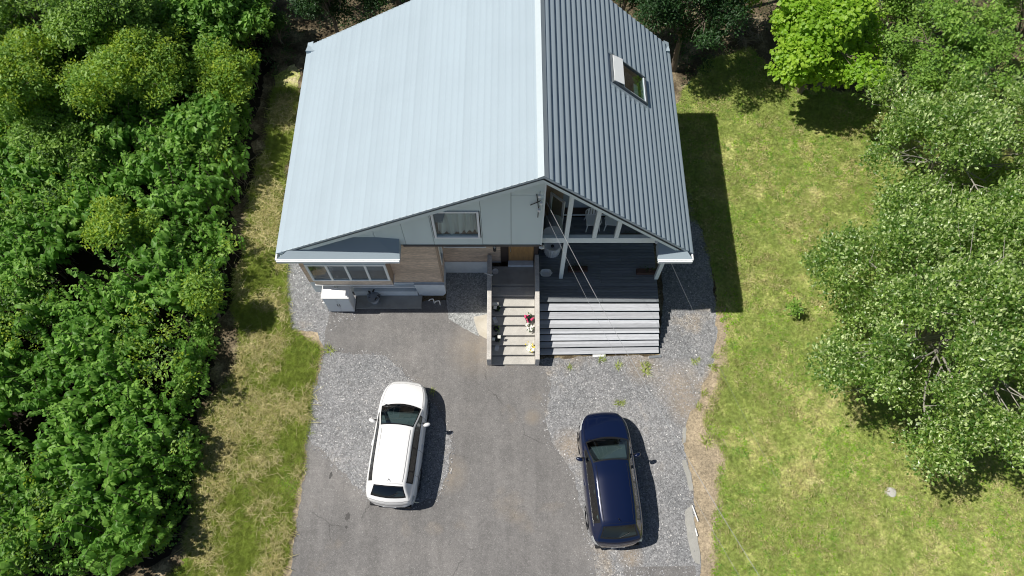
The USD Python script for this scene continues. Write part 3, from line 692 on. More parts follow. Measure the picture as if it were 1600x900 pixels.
obj('door_frame', MB().box(-.15, -.132, YD - .05, YD + .03, 1.1, 3.4).box(.792, .95, YD - .05, YD + .03, 1.1, 3.95).box(-.15, .79, YD - .05, YD + .03, 3.302, 3.95), 'dark_brown', house)
obj('threshold', MB().box(-.15, .80, YD - .22, YD - .001, .99, 1.13, .01), 'foundation', house)
# foundation
fd = MB().box(-7.5, -2.54, FY + .05, FY + .25, 0, .974)
obj('foundation', fd, 'foundation', house)
obj('foundation', MB().box(-2.74, -2.543, FY + .25, YD + .05, 0, .974), 'foundation', house)
obj('foundation', MB().box(-2.54, -.92, YD + .01, YD + .22, 0, .974), 'foundation', house)
obj('foundation_block', MB().prism([(-3.52, .0), (-2.62, .0), (-2.5, .22), (-2.5, .96), (-3.62, .96)], FY - .1, FY + .049, 1), 'foundation', house)
obj('foundation_ledge', MB().box(-5.95, -3.56, FY - .14, FY + .045, 0, .46, .01), 'foundation', house)
obj('ledge_trim', MB().box(-5.95, -3.6, FY - .05, FY + .04, .60, .66), 'white_paint', house)
obj('house_body', MB().box(-7.5, -7.3, FY + .2, 19.3, 0, 4.0).box(5.2, 5.4, 14.1, 19.3, 0, 4.0).box(-7.5, 5.4, 19.3, 19.5, 0, 4.0), 'wall_board', house)
obj('rear_gable', MB().prism([(-7.5, 4.0), (5.4, 4.0), (5.4, zr(5.4) - .2), (XM, ZR - .2), (-7.5, zl(-7.5) - .15)], 19.3, 19.45, 1), 'wall_board', house)
# bay window
by = 10.8
bay = obj('bay', MB().box(-7.03, -4.27, by + .02, FY + .031, 1.64, 2.0).box(-7.03, -4.27, by + .02, FY + .031, 3.26, 3.88).box(-7.03, -6.95, by + .02, FY + .03, 2.0, 3.26).box(-4.37, -4.27, by + .02, FY + .031, 2.0, 3.26), 'siding_trim', house)
z = 1.64
for k in range(3):
    obj('siding_board', MB().box(-7.03, -4.265, by, by + .019, z + k * .125 + .004, z + (k + 1) * .125), 'siding', bay, owner=house)
obj('drip_edge', MB().box(-7.06, -4.24, by - .02, FY + .03, 1.60, 1.639), 'white_paint', bay, owner=house)
bf = MB()
bf.box(-7.04, -4.30, by - .035, by + .02, 2.02, 2.09); bf.box(-7.04, -4.30, by - .035, by + .02, 3.20, 3.30)
for k, x in enumerate((-7.04, -6.37, -5.72, -5.04, -4.37)):
    bf.box(x, x + .075, by - .034, by + .02, 2.09, 3.20)
bw = obj('window', bf, 'white_paint', bay, owner=house)
for k, x in enumerate((-7.04, -6.37, -5.72, -5.04)):
    obj('pane', MB().box(x + .075, x + .67, by - .006, by, 2.09, 3.20), 'window_glass', bay, owner=house)
obj('head_board', MB().box(-7.04, -4.28, by - .01, by + .02, 3.302, 3.87), 'fascia', bay, owner=house)
obj('room', MB().box(-6.95, -4.37, FY - .03, FY - .001, 2.0, 3.26).box(-6.95, -4.37, by + .03, FY - .03, 2.0, 2.02), 'terrace_wall', bay, owner=house)
# porch: beam, posts, back wall
obj('beam', MB().box(.99, 5.1, YB - .06, YB + .08, 3.76, 4.10, .008), 'beam_paint', house)
for x in (1.80, 2.72, 3.45):
    obj('post', MB().box(x - .07, x + .07, YB - .055, YB + .075, 4.10, zr(x + .07) - .16), 'beam_paint', house)
obj('post', MB().box(1.74, 1.88, YB - .055, YB + .075, .95, 3.76), 'beam_paint', house)
obj('post', MB().box(5.27, 5.41, YB - .085, YB + .045, .95, 3.87), 'beam_paint', house)
obj('terrace_wall', MB().prism([(.97, .95), (5.2, .95), (5.2, zr(5.2) - .2), (.97, zr(.97) - .2)], 14.1, 14.25, 1), 'terrace_wall', house)
obj('skirting', MB().box(1.9, 5.2, 14.05, 14.099, .96, 1.06), 'white_paint', house)
obj('wall_band', MB().box(1.9, 5.2, 14.07, 14.098, 1.062, 1.5), 'dark_brown', house)
obj('brown_wall', MB().box(.97, 1.89, 14.02, 14.098, .96, 4.8), 'siding_trim', house)
gd = MB()
g0, g1 = np.array([1.40, 13.87]), np.array([1.90, 13.45])
def gbar(s0, s1, z0, z1, t=.03):
    a, b = g0 + (g1 - g0) * s0, g0 + (g1 - g0) * s1
    nn = np.array([-(g1 - g0)[1], (g1 - g0)[0]]); nn = nn / np.linalg.norm(nn) * t
    c = [a - nn, b - nn, a + nn, b + nn]
    gd.hexa([(*p, z0) for p in c] + [(*p, z1) for p in c])
gbar(0, .13, .97, 2.95); gbar(.87, 1, .97, 2.95); gbar(.13, .87, .97, 1.1); gbar(.13, .87, 2.86, 2.95)
gdp = obj('terrace_door', gd, 'white_paint', house)
gd = MB(); gbar(.13, .87, 1.1, 2.86, .004); obj('pane', gd, 'window_glass', gdp, owner=house)
dp = MB().tube([(.90, YG - .07, 4.0), (.98, YG - .1, 3.98), (1.04, YG - .05, 3.9), (1.05, YG + .1, 3.75), (1.0, YG + .2, 3.6)], .04, 8)
obj('downpipe', dp, 'white_plastic', house)
br = MB()
for z_, x_ in ((7.3, .82), (6.9, .88), (6.5, .84)):
    br.tube([(x_, YG - .01, z_), (x_ - .03, YG - .16, z_ + .03)], .02, 6); br.tm(trimesh.creation.cylinder(.045, .11, sections=10).apply_translation((x_ - .03, YG - .18, z_ + .05)))
obj('cable_insulator', br, 'white_plastic', house)
obj('cable_bracket', MB().tube([(.72, YG - .03, 7.2), (.80, YG - .05, 6.4), (.79, YG - .04, 5.9)], .016, 6).tube([(.55, YG - .03, 6.6), (.85, YG - .06, 6.9)], .016, 6), 'dark_trim', house)
obj('flood_lamp', MB().tm(trimesh.creation.cylinder(.05, .22, sections=12).apply_transform(trimesh.transformations.rotation_matrix(.9, (0, 1, 0))).apply_translation((4.84, YB - .2, 4.12))).tube([(4.84, YB - .06, 4.0), (4.84, YB - .2, 4.1)], .02, 6), 'white_plastic', house)

# ------------------------------------------------------------------ stairs and deck
stair = thing('entrance_stairs', 'pale stone entrance stairs between two solid parapets leading up to the wooden door', 'stairs', (.05, 10, 0))
SY = [8.34, 8.67, 9.01, 9.35, 9.71, 10.05, 10.36, 10.73, 11.12, 11.83]
HS = 1.0 / 9
for i in range(9):
    z1 = (i + 1) * HS
    mb = MB().box(-.742, .832, SY[i], SY[i + 1] + .03, 0.0, z1 - .046)
    mb.box(-.742, .832, SY[i] - .028, SY[i + 1] - (.062 if i < 8 else -.02), z1 - .045, z1, .008)
    obj('step', mb, 'stair_stone' if i < 8 else 'concrete', stair)
for x0, x1 in ((-.90, -.745), (.835, .985)):
    obj('parapet', MB().prism([(8.30, 0), (12.0, 0), (12.0, 1.66), (11.15, 1.62), (8.32, .70), (8.30, .66)], x0, x1, 0), 'parapet', stair)
deck = thing('timber_deck', 'weathered grey timber deck with wide full length steps in front', 'deck', (3.2, 11, 0))
DT = .95
rngd = np.random.default_rng(21)
y = 10.43
while y < 14.0:
    w = .128
    cut = rngd.choice([2.4, 3.3, 4.1, 9])
    for a, b in ((.997, min(cut, 5.37)), (cut, 5.37)):
        if b - a > .1:
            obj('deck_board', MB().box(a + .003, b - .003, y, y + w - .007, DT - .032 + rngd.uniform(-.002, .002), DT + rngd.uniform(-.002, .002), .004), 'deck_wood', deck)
    y += w
obj('deck_frame', MB().box(1.05, 5.3, 10.5, 14.0, .02, DT - .04), 'deck_under', deck)
DY = [8.70, 8.94, 9.16, 9.39, 9.57, 9.87, 10.15, 10.43]
skew = [.075, .065, .05, .035, .02, .01, 0]
for i in range(7):
    z1 = (i + 1) * DT / 8
    y0, y1 = DY[i] - .02, DY[i + 1] - .024
    m_ = (y0 + y1) / 2
    for a, b in ((y0, m_ - .002), (m_ + .002, y1)):
        s = skew[i]
        mb = MB().hexa([(.998, a, z1 - .035), (5.385, a + s, z1 - .035), (.998, b, z1 - .035), (5.385, b + s, z1 - .035), (.998, a, z1), (5.385, a + s, z1), (.998, b, z1), (5.385, b + s, z1)])
        obj('tread_board', mb, 'tread_wood', deck)
pts = [(8.80, 0.0)]
for i in range(7):
    pts += [(DY[i] + .10, (i + 1) * DT / 8 - .036 if i else .08), (DY[i + 1] + .10, (i + 1) * DT / 8 - .036)]
pts += [(10.56, 0.0)]
pts = [(8.80, 0), (8.80, DT / 8 - .037)] + [p for i in range(1, 7) for p in ((DY[i] + .10, i * DT / 8 - .037), (DY[i] + .10, (i + 1) * DT / 8 - .037))] + [(10.49, 7 * DT / 8 - .037), (10.49, 0)]
for x in (1.02, 2.4, 3.8, 5.28):
    obj('stringer', MB().prism(pts, x, x + .06, 0), 'deck_under', deck)

# ------------------------------------------------------------------ things by the house
cab = thing('storage_cabinet', 'white metal storage cabinet standing on gravel below the bay window', 'cabinet', (-6.4, 10.64, 0))
obj('body', MB().box(-6.87, -5.92, 10.42, 10.89, .05, 1.27, .012), 'white_plastic', cab)
obj('top_panel', MB().box(-6.90, -5.89, 10.39, 10.92, 1.272, 1.33, .012), 'white_plastic', cab)
for k in range(2):
    d = obj('door', MB().box(-6.86 + k * .475, -6.40 + k * .475, 10.405, 10.419, .1, 1.24), 'aluminium', cab)
    obj('handle', MB().box(-6.44 + k * .08, -6.42 + k * .08, 10.39, 10.404, .6, .78), 'dark_trim', d, owner=cab)
for x, y_ in ((-6.82, 10.46), (-5.97, 10.46), (-6.82, 10.85), (-5.97, 10.85)):
    obj('foot', MB().box(x - .03, x + .03, y_ - .03, y_ + .03, 0, .06), 'galv', cab)
obj('pipe', MB().tube([(-6.9, 10.5, .75), (-6.97, 10.5, .72), (-6.98, 10.5, .1)], .028, 8), 'white_plastic', cab)
obj('vent_cap', MB().tm(trimesh.creation.cylinder(.05, .09, sections=12).apply_translation((-6.38, 10.83, 1.37))).tm(trimesh.creation.cylinder(.07, .02, sections=12).apply_translation((-6.38, 10.83, 1.42))), 'galv', cab)
pad = obj('concrete_pad', slab(rough(sbox(-5.88, 10.55, -3.42, 11.1), .02, .1, 3), 0.0, .10), 'concrete', label='low grey concrete pad under the bay window beside the white cabinet', cat='concrete pad')

# leafy prototypes -------------------------------------------------
def leaf_blade(length, width, fold=.25, droop=.3, segs=3):
    """ovate folded leaf along +x from origin, lying in xy, tip drooping."""
    t = np.linspace(0, 1, segs + 1)
    prof = np.sin(np.pi * np.clip(t * .9 + .06, 0, 1)) ** .8 * (1 - .35 * t)
    prof[-1] = 0; prof[0] *= .3
    v, f = [], []
    for i, u in enumerate(t):
        x, z = length * u, -droop * length * u * u
        w = width * .5 * prof[i] / max(prof.max(), 1e-6)
        v += [(x, 0, z), (x, w, z + fold * w), (x, -w, z + fold * w)]
    for i in range(segs):
        a, b = 3 * i, 3 * i + 3
        f += [(a, b, b + 1), (a, b + 1, a + 1), (a, a + 2, b + 2), (a, b + 2, b)]
    return np.array(v, float), np.array(f)

def rot(yaw, pitch, roll=0.0):
    cy, sy, cp, sp, cr, sr = math.cos(yaw), math.sin(yaw), math.cos(pitch), math.sin(pitch), math.cos(roll), math.sin(roll)
    Rz = np.array([[cy, -sy, 0], [sy, cy, 0], [0, 0, 1]]); Ry = np.array([[cp, 0, sp], [0, 1, 0], [-sp, 0, cp]]); Rx = np.array([[1, 0, 0], [0, cr, -sr], [0, sr, cr]])
    return Rz @ Ry @ Rx

def cane(seed, height, leaf):
    """one arching knotweed cane: leaves two-ranked along its upper part."""
    r = np.random.default_rng(seed)
    lean = r.uniform(.35, .8)
    s = np.linspace(0, 1, 7)
    path = np.c_[lean * s ** 2.2, .06 * np.sin(5 * s + seed), height * (s - .12 * s ** 3)]
    mb_l, mb_s = MB(), MB()
    mb_s.tube(path, np.linspace(.016, .005, 7), 4, caps=False)
    n = 20
    for k in range(n):
        u = .38 + .62 * (k / (n - 1)) ** .85
        p = np.array([np.interp(u, s, path[:, j]) for j in range(3)])
        side = 1 if k % 2 else -1
        yaw = side * r.uniform(.7, 1.5) + r.normal(0, .25)
        L = leaf * r.uniform(.75, 1.15) * (1.0 if u < .9 else .7)
        v, f = leaf_blade(L, L * .66, fold=.22, droop=r.uniform(.12, .45))
        v = v @ rot(yaw, r.uniform(-.15, .55), r.normal(0, .3)).T + p + np.array([.03 * math.cos(yaw), .03 * math.sin(yaw), 0])
        mb_l.add(v, f)
    return mb_l.mesh(), mb_s.mesh()

def spray(seed, n, leaf, spread, aspect=.62, up=.5, droop=.25, segs=2):
    """a twig end with n leaves scattered round it, faces mostly upward."""
    r = np.random.default_rng(seed)
    mb = MB()
    for k in range(n):
        p = r.normal(0, 1, 3); p /= np.linalg.norm(p); p *= spread * r.random() ** .5
        p[2] *= .55
        L = leaf * r.uniform(.7, 1.25)
        v, f = leaf_blade(L, L * aspect, fold=r.uniform(.05, .35), droop=droop * r.uniform(.3, 1.5), segs=segs)
        yaw = math.atan2(p[1], p[0]) + r.normal(0, .8)
        v = v @ rot(yaw, r.normal(.1, up), r.normal(0, up)).T + p
        mb.add(v, f)
    return mb.mesh()

def tuft(seed, n, h, spread, wid):
    r = np.random.default_rng(seed)
    v, f = [], []
    for k in range(n):
        a = r.uniform(0, 6.28); rad = spread * math.sqrt(r.random())
        x, y_ = rad * math.cos(a), rad * math.sin(a)
        b = r.uniform(0, 6.28); ln = h * r.uniform(.5, 1.2); lean = r.uniform(.9, 2.4) * ln
        c = r.uniform(0, 6.28)
        dx, dy = wid * math.cos(b), wid * math.sin(b)
        i = len(v)
        v += [(x - dx, y_ - dy, 0), (x + dx, y_ + dy, 0), (x + lean * math.cos(c), y_ + lean * math.sin(c), ln)]
        f.append((i, i + 1, i + 2))
    return np.array(v), np.array(f)

# ------------------------------------------------------------------ lawn and verge grass: uncountable
def straw(seed, n, ln, wid, spread):
    r = np.random.default_rng(seed)
    v, f = [], []
    for k in range(n):
        x, y_ = r.normal(0, spread, 2); a = r.uniform(0, 6.28); l = ln * r.uniform(.5, 1.2); z0 = r.uniform(.02, .07)
        dx, dy = math.cos(a) * l / 2, math.sin(a) * l / 2; ox, oy = -math.sin(a) * wid, math.cos(a) * wid
        i = len(v)
        v += [(x - dx - ox, y_ - dy - oy, z0), (x - dx + ox, y_ - dy + oy, z0), (x + dx, y_ + dy, z0 + r.uniform(-.01, .05)), (x + .2 * dx + ox * 1.2, y_ + .2 * dy + oy * 1.2, z0 + .025)]
        f += [(i, i + 2, i + 3), (i, i + 3, i + 1)]
    return np.array(v), np.array(f)
def litter(name, poly, n, protos, seed, z, s0, s1, label, cat):
    r = np.random.default_rng(seed); p = scatter_in(poly, n * 2, r)
    p = p[meshkit.fbm(np.c_[p * .9, np.zeros(len(p))], 3, seed) > .46][:n]; m = len(p)
    instancer(name, None, protos, np.c_[p, np.full(m, z)], quat_yaw_tilt(r.uniform(0, 6.28, m), np.zeros(m), np.zeros(m)), r.uniform(s0, s1, m), r.integers(0, len(protos), m), label=label, cat=cat, kind='stuff')
def grass(name, poly, z, n, protos, weights, seed, label, dry=0.5, smin=.7, smax=1.3):
    r = np.random.default_rng(seed)
    p = scatter_in(poly, n, r)
    fb = meshkit.fbm(np.c_[p * .45, np.zeros(n)], 4, seed)
    fb2 = meshkit.fbm(np.c_[p * 1.6, np.ones(n)], 3, seed + 2)
    straw = r.random(n) < np.clip((.45 * fb + .55 * fb2 - dry) * 4 + .30, .05, .92)
    ng = len(protos) // 2
    idx = np.where(straw, ng + r.integers(0, ng, n), r.integers(0, ng, n))
    sc = r.uniform(smin, smax, n) * np.where(straw, .8, 1.0)
    instancer(name, None, protos, np.c_[p, np.full(n, z)], quat_yaw_tilt(r.uniform(0, 6.28, n), np.zeros(n), np.zeros(n)), sc, idx, label=label, cat='grass', kind='stuff')
lawn_p = [('grass_tuft', tuft(1, 34, .055, .13, .006), 'grass_green', False), ('grass_tuft', tuft(2, 30, .07, .15, .007), 'grass_green', False),
          ('straw_tuft', tuft(3, 26, .04, .14, .006), 'grass_straw', False), ('straw_tuft', tuft(4, 22, .05, .16, .006), 'grass_straw', False)]
lawn_vis = lawn.intersection(Polygon([gp(1000, -20), gp(1640, -20), gp(1640, 930), gp(1080, 930)]).buffer(.3))
grass('lawn_grass', lawn_vis, .004, 36000, lawn_p, None, 31, 'short mown grass, green with dry straw patches, right of the house', dry=.55)
verge_p = [('grass_tuft', tuft(5, 34, .11, .15, .008), 'grass_verge', False), ('grass_tuft', tuft(6, 30, .14, .16, .008), 'grass_verge', False),
           ('straw_tuft', tuft(7, 26, .10, .18, .006), 'grass_straw', False), ('straw_tuft', tuft(8, 22, .13, .2, .006), 'grass_straw', False)]
verge_vis = verge.intersection(sbox(-13, .5, -5, 21))
grass('verge_grass', verge_vis, .004, 9000, verge_p, None, 33, 'longer rough grass on the strip between thicket and driveway', dry=.56)

strw = [('dry_stalks', straw(91, 14, .26, .006, .10), 'grass_straw', False), ('dry_stalks', straw(92, 10, .34, .007, .12), 'grass_straw', False)]
litter('dry_straw', verge_vis, 1300, strw, 35, .05, .7, 1.3, 'dry straw stalks lying over the rough grass strip beside the driveway', 'straw')
litter('lawn_clippings', lawn_vis, 3200, [('clippings', straw(93, 12, .10, .004, .08), 'grass_straw', False), ('clippings', straw(94, 10, .13, .005, .09), 'grass_straw', False)], 36, .03, .7, 1.3, 'dry mown clippings lying over the lawn right of the house', 'clippings')
ros = [('clover', spray(95, 16, .06, .09, .7, .35), 'leaf_mid', False), ('clover', spray(96, 11, .075, .10, .8, .3), 'leaf_maple', False)]
litter('lawn_clover', lawn_vis, 4200, ros, 37, .03, .6, 1.2, 'small clover and broad leaved weeds growing through the lawn', 'clover')
litter('verge_clover', verge_vis, 700, ros, 38, .05, .7, 1.4, 'broad leaved weeds growing through the rough grass strip', 'weeds')

# ------------------------------------------------------------------ knotweed thicket on the left
th_px = [(-260, 940), (120, 905), (215, 860), (235, 800), (245, 740), (285, 690), (255, 630), (285, 590), (305, 545), (300, 490), (330, 455), (335, 400), (325, 330), (352, 285), (350, 235), (370, 170), (375, 110), (395, 40), (390, -60), (-260, -60)]
thicket = Polygon([gp(x, y_, 2.1) for x, y_ in th_px]).buffer(-.05).buffer(0)
thicket = rough(thicket, .75, .2, seed=41, freq=.55)
obj('thicket_floor', sheet(rough(thicket.buffer(.1), .25, .2, 27), 0.010), 'shade_humus', kind='structure')
protos, cstem = [], []
for k in range(5):
    (lv, lf), (sv, sf) = cane(60 + k, 2.35, .26)
    protos.append(('cane_leaves', (lv, lf), 'leaf_knotweed', False))
    cstem.append(('cane_stem', (sv, sf), 'bark', False))
rk = np.random.default_rng(71)
nk = int(thicket.area * 15)
pk = scatter_in(thicket, nk, rk)
hh = .46 + .92 * meshkit.fbm(np.c_[pk * .75, np.zeros(nk)], 3, 5) + rk.uniform(-.1, .1, nk)
gap = meshkit.fbm(np.c_[pk * .8, np.zeros(nk)], 3, 15)
keep = gap > .37
pk, hh = pk[keep], hh[keep]; nk = len(pk)
edge = np.array([thicket.exterior.distance(Point(p)) for p in pk])
hh = hh * np.clip(.62 + edge * .5, 0, 1)
ik = rk.integers(0, 5, nk)
qk = quat_yaw_tilt(rk.uniform(0, 6.28, nk), rk.uniform(0, 6.28, nk), rk.uniform(0, .16, nk))
px_ = scatter_in(Polygon([gp(330, 110), gp(405, 130), gp(395, 250), gp(380, 330), gp(372, 450), gp(350, 560), gp(325, 640), gp(335, 700), gp(290, 860), gp(200, 890), gp(230, 850), gp(270, 600), gp(320, 400), gp(320, 250)]).buffer(0), 130, rk)
pk = np.vstack([pk, px_]); hh = np.r_[hh, rk.uniform(.14, .5, 130)]; nk = len(pk)
ik = rk.integers(0, 5, nk); qk = quat_yaw_tilt(rk.uniform(0, 6.28, nk), rk.uniform(0, 6.28, nk), rk.uniform(0, .2, nk))
pos = np.c_[pk, np.zeros(nk)]
instancer('knotweed_thicket', None, protos + cstem, np.vstack([pos, pos]), np.vstack([qk, qk]), np.r_[hh, hh], np.r_[ik, ik + 5],
          label='dense thicket of tall broad leaved knotweed left of the drive', cat='thicket', kind='stuff')

# ------------------------------------------------------------------ trees and shrubs
SPRAYS = {}
MIXED = {'yellow': 'mid', 'mid': 'fern', 'broad': 'mid'}
def sprays(kind):
    """(name, mesh, material) variants of a leaf spray, made once."""
    if kind not in SPRAYS:
        n, leaf, spread, asp, up, mat = {
            'maple': (13, .15, .25, .95, .38, 'leaf_maple'), 'yellow': (16, .10, .30, .55, .7, 'leaf_yellow'), 'mid': (16, .12, .25, .6, .55, 'leaf_mid'),
            'apple': (14, .125, .30, .6, .95, 'leaf_apple'), 'dark': (18, .11, .25, .5, .7, 'leaf_dark'), 'broad': (9, .22, .28, .75, .5, 'leaf_knotweed'), 'fern': (20, .09, .22, .4, .7, 'leaf_fern')}[kind]
        SPRAYS[kind] = [('leaf_spray', spray(hash_(kind) + k, n, leaf, spread, asp, up), mat, False) for k in range(4)]
    return SPRAYS[kind]
def hash_(s): return sum(ord(c) * (i + 3) for i, c in enumerate(s))

def tree(name, label, cat, base, height, radius, kind, seed, n=700, lobes=14, flat=.75, group=None, bark='bark', low=.35, lean=(0, 0), open_=.0, top_bias=.35):
    """tapered trunk, limbs to each lobe, leaf sprays massed on uneven lobes with gaps between."""
    r = np.random.default_rng(seed)
    t = thing(name, label, cat, (base[0], base[1], 0), group=group)
    c0 = np.array([lean[0], lean[1], height * (low + 1) / 2])
    hz = height * (1 - low) / 2
    lob = []
    for k in range(lobes):
        d = r.normal(0, 1, 3); d /= np.linalg.norm(d); d[2] = d[2] * .8 + top_bias
        rad = r.uniform(.2, 1.0) ** .6
        c = c0 + d * np.array([radius, radius, hz]) * rad
        if k < 9:
            c = c0 + np.array([r.normal(0, .22 * radius), r.normal(0, .22 * radius), hz * r.uniform(.55, 1.0)])
        c[2] = max(c[2], height * low * .8)
        lob.append((c, min(radius * r.uniform(.24, .42), r.uniform(.55, 1.0))))
    trunk, limbs = MB(), MB()
    tp = np.array([(0, 0, 0), (.03 * height * r.normal(), .03 * height * r.normal(), height * low), tuple(c0 * [.8, .8, 1.0]), tuple(c0 + [0, 0, hz * .25])])
    r0 = .022 * height + .03
    ts = np.linspace(0, 1, 9)
    path = np.c_[[np.interp(ts, np.linspace(0, 1, 4), tp[:, j]) for j in range(3)]].T
    trunk.tube(path, r0 * (1 - .88 * ts), 8)
    obj('trunk', trunk, bark, t, local=True, smooth=True)
    for c, rad in lob:
        u = r.uniform(.35, .8)
        a = np.array([np.interp(u, ts, path[:, j]) for j in range(3)])
        m_ = (a + c) / 2 + r.normal(0, .12 * radius, 3) + [0, 0, .1 * radius]
        s = np.linspace(0, 1, 6)[:, None]
        cur = (1 - s) ** 2 * a + 2 * s * (1 - s) * m_ + s ** 2 * c
        limbs.tube(cur, np.linspace(r0 * .30, .008, 6), 5, caps=False)
        for _ in range(2):
            e = c + r.normal(0, .42, 3) * rad
            limbs.tube(np.array([cur[3], (cur[3] + e) / 2 + r.normal(0, .05 * radius, 3), e]), [r0 * .13, r0 * .09, .005], 4, caps=False)
    obj('limbs', limbs, bark, t, local=True)
    per = np.array([rad ** 2 for _, rad in lob]); per = np.round(n * per / per.sum()).astype(int)
    P_, ax, ang = [], [], []
    for (c, rad), k in zip(lob, per):
        d = r.normal(0, 1, (k, 3)); d /= np.linalg.norm(d, axis=1)[:, None]
        rr = rad * (.35 + .68 * r.random(k) ** .6)
        p = c + d * rr[:, None] * [1, 1, flat]
        g = meshkit.fbm(p * 1.5 / max(radius, .6) + seed, 3, seed)
        ok = g > (.32 + open_)
        P_.append(p[ok]); ax.append(np.arctan2(d[ok, 0], -d[ok, 1])); ang.append(np.clip(1.0 - d[ok, 2], 0, 1.2) * .45)
    P_ = np.vstack(P_); ax = np.concatenate(ax); ang = np.concatenate(ang)
    P_[:, 2] = np.maximum(P_[:, 2], .12)
    m = len(P_)
    instancer('crown', t, sprays(kind) + sprays(MIXED.get(kind, kind)), P_, quat_yaw_tilt(r.uniform(0, 6.28, m), ax, ang), r.uniform(.7, 1.3, m), np.where(r.random(m) < (.5 if kind == 'yellow' else .25), r.integers(4, 8, m), r.integers(0, 4, m)), local=True, kind='stuff')
    return t

def at(px, py, z): return gp(px, py, z)
rm_ = np.random.default_rng(72); nm_ = 2600
pm = scatter_in(thicket, nm_ * 3, rm_)
pm = pm[meshkit.fbm(np.c_[pm * .33, np.zeros(len(pm))], 3, 44) > .5][:nm_]; nm_ = len(pm)
hm = (.62 + .62 * meshkit.fbm(np.c_[pm * .75, np.zeros(nm_)], 3, 5)) * 2.2 * rm_.uniform(.55, 1.05, nm_)
instancer('thicket_brambles', None, sprays('mid') + sprays('yellow') + sprays('fern'), np.c_[pm, hm], quat_yaw_tilt(rm_.uniform(0, 6.28, nm_), rm_.uniform(0, 6.28, nm_), rm_.uniform(0, .5, nm_)), rm_.uniform(.7, 1.3, nm_),
          rm_.choice(12, nm_, p=[.125] * 4 + [.06] * 4 + [.065] * 4), label='small leaved climbers and brambles mixed through the knotweed thicket', cat='brambles', kind='stuff')
# right-hand trees
tree('maple_tree', 'bright yellow-green maple tree at the back edge of the lawn', 'tree', at(1292, 66, 3.0), 4.8, 2.75, 'maple', 101, n=1700, lobes=40, flat=.55, low=.24)
tree('garden_tree', 'airy mid green tree between the bright maple and the right edge of the lawn', 'tree', at(1480, 110, 2.6), 5.0, 2.9, 'mid', 102, n=1500, lobes=22, flat=.6, low=.25, open_=.04)
tree('garden_tree', 'mid green tree in the far right corner behind the airy one', 'tree', at(1590, 60, 2.6), 5.5, 2.5, 'mid', 103, n=1400, lobes=18, low=.25)
tree('fruit_tree', 'large loose fruit tree with pale leaf undersides, the upper one beside the lawn', 'tree', at(1480, 262, 2.4), 5.0, 3.8, 'apple', 104, n=3900, lobes=44, flat=.6, low=.2, bark='bark_pale', open_=.06)
tree('fruit_tree', 'large spreading fruit tree with pale leaf undersides throwing dark shade at lower right', 'tree', at(1462, 535, 2.6), 5.4, 4.8, 'apple', 105, n=5600, lobes=60, flat=.6, low=.22, bark='bark_pale', open_=.05)
tree('fruit_tree', 'low fruit tree with pale leaf undersides reaching furthest into the lawn', 'tree', at(1415, 400, 1.6), 3.4, 2.5, 'apple', 108, n=1200, lobes=30, flat=.6, low=.2, bark='bark_pale', open_=.07)
tree('fruit_tree', 'fruit tree with pale leaf undersides at the right edge, between the two largest ones', 'tree', at(1560, 385, 2.6), 4.8, 2.7, 'apple', 109, n=1700, lobes=30, flat=.6, low=.22, bark='bark_pale', open_=.05)
tree('sapling', 'tiny lone leafy sapling standing in the mown lawn', 'sapling', at(1238, 490, .2), .65, .22, 'mid', 106, n=12, lobes=5, low=.2)
# left and rear trees
Lt = [('yellow_tree', 'yellow-green tree at the left edge above the knotweed', 40, 135, 4.4, 2.3, 'yellow'),
      ('yellow_tree', 'wide yellow-green tree second from the left edge above the knotweed', 215, 120, 4.2, 2.2, 'yellow'),
      ('yellow_tree', 'small yellow-green tree nearest the house roof on the left', 345, 115, 2.8, 1.4, 'yellow'),
      ('yellow_shrub', 'yellow-green shrub poking out of the knotweed beside the house', 195, 365, 2.9, 1.05, 'yellow'),
      ('yellow_shrub', 'small yellow-green shrub at the knotweed edge beside the bay window', 318, 470, 2.4, .75, 'yellow'),
      ('woodland_tree', 'dark green tree in the top left corner', 60, 35, 5.2, 2.5, 'mid'),
      ('woodland_tree', 'green tree at the top edge left of the house, over the yellow trees', 195, 30, 5.2, 2.4, 'mid'),
      ('woodland_tree', 'large leaved green tree at the top edge nearest the left roof corner', 335, 25, 3.4, 1.9, 'broad'),
      ('broadleaf_shrub', 'large leaved shrub between yellow tree and bare soil strip', 315, 205, 2.5, 1.3, 'broad'),
      ('broadleaf_shrub', 'dark shaded shrub below the leftmost yellow tree', 110, 225, 2.6, 1.7, 'mid'),
      ('fern_shrub', 'feathery light green shrub behind the left roof corner', 432, 45, 1.5, .75, 'fern'),
      ('evergreen_tree', 'dark evergreen tree behind the left roof slope, nearest the roof corner', 515, 5, 4.2, 1.5, 'dark'),
      ('evergreen_tree', 'dark evergreen tree behind the middle of the left roof slope', 610, -45, 5.2, 1.9, 'dark'),
      ('evergreen_tree', 'dark evergreen tree behind the right roof slope', 985, -20, 5.4, 1.9, 'dark'),
      ('evergreen_tree', 'dark evergreen tree at the top edge behind the right roof corner', 1080, 15, 5.6, 2.0, 'dark'),
      ('woodland_tree', 'green tree at the top edge between the evergreens and the maple', 1150, -35, 5.0, 1.7, 'mid'),
      ('woodland_tree', 'green tree over the top edge behind the maple', 1400, -20, 5.0, 1.7, 'mid')]
for k, (nm, lb, px, py, h, rd, kd) in enumerate(Lt):
    tree(nm, lb, 'shrub' if 'shrub' in nm else 'tree', at(px, py, h * .62), h, rd, kd, 200 + k, n=int(330 * rd * rd + 200), lobes=int(10 + 9 * rd), low=.15 if 'shrub' in nm else .28)
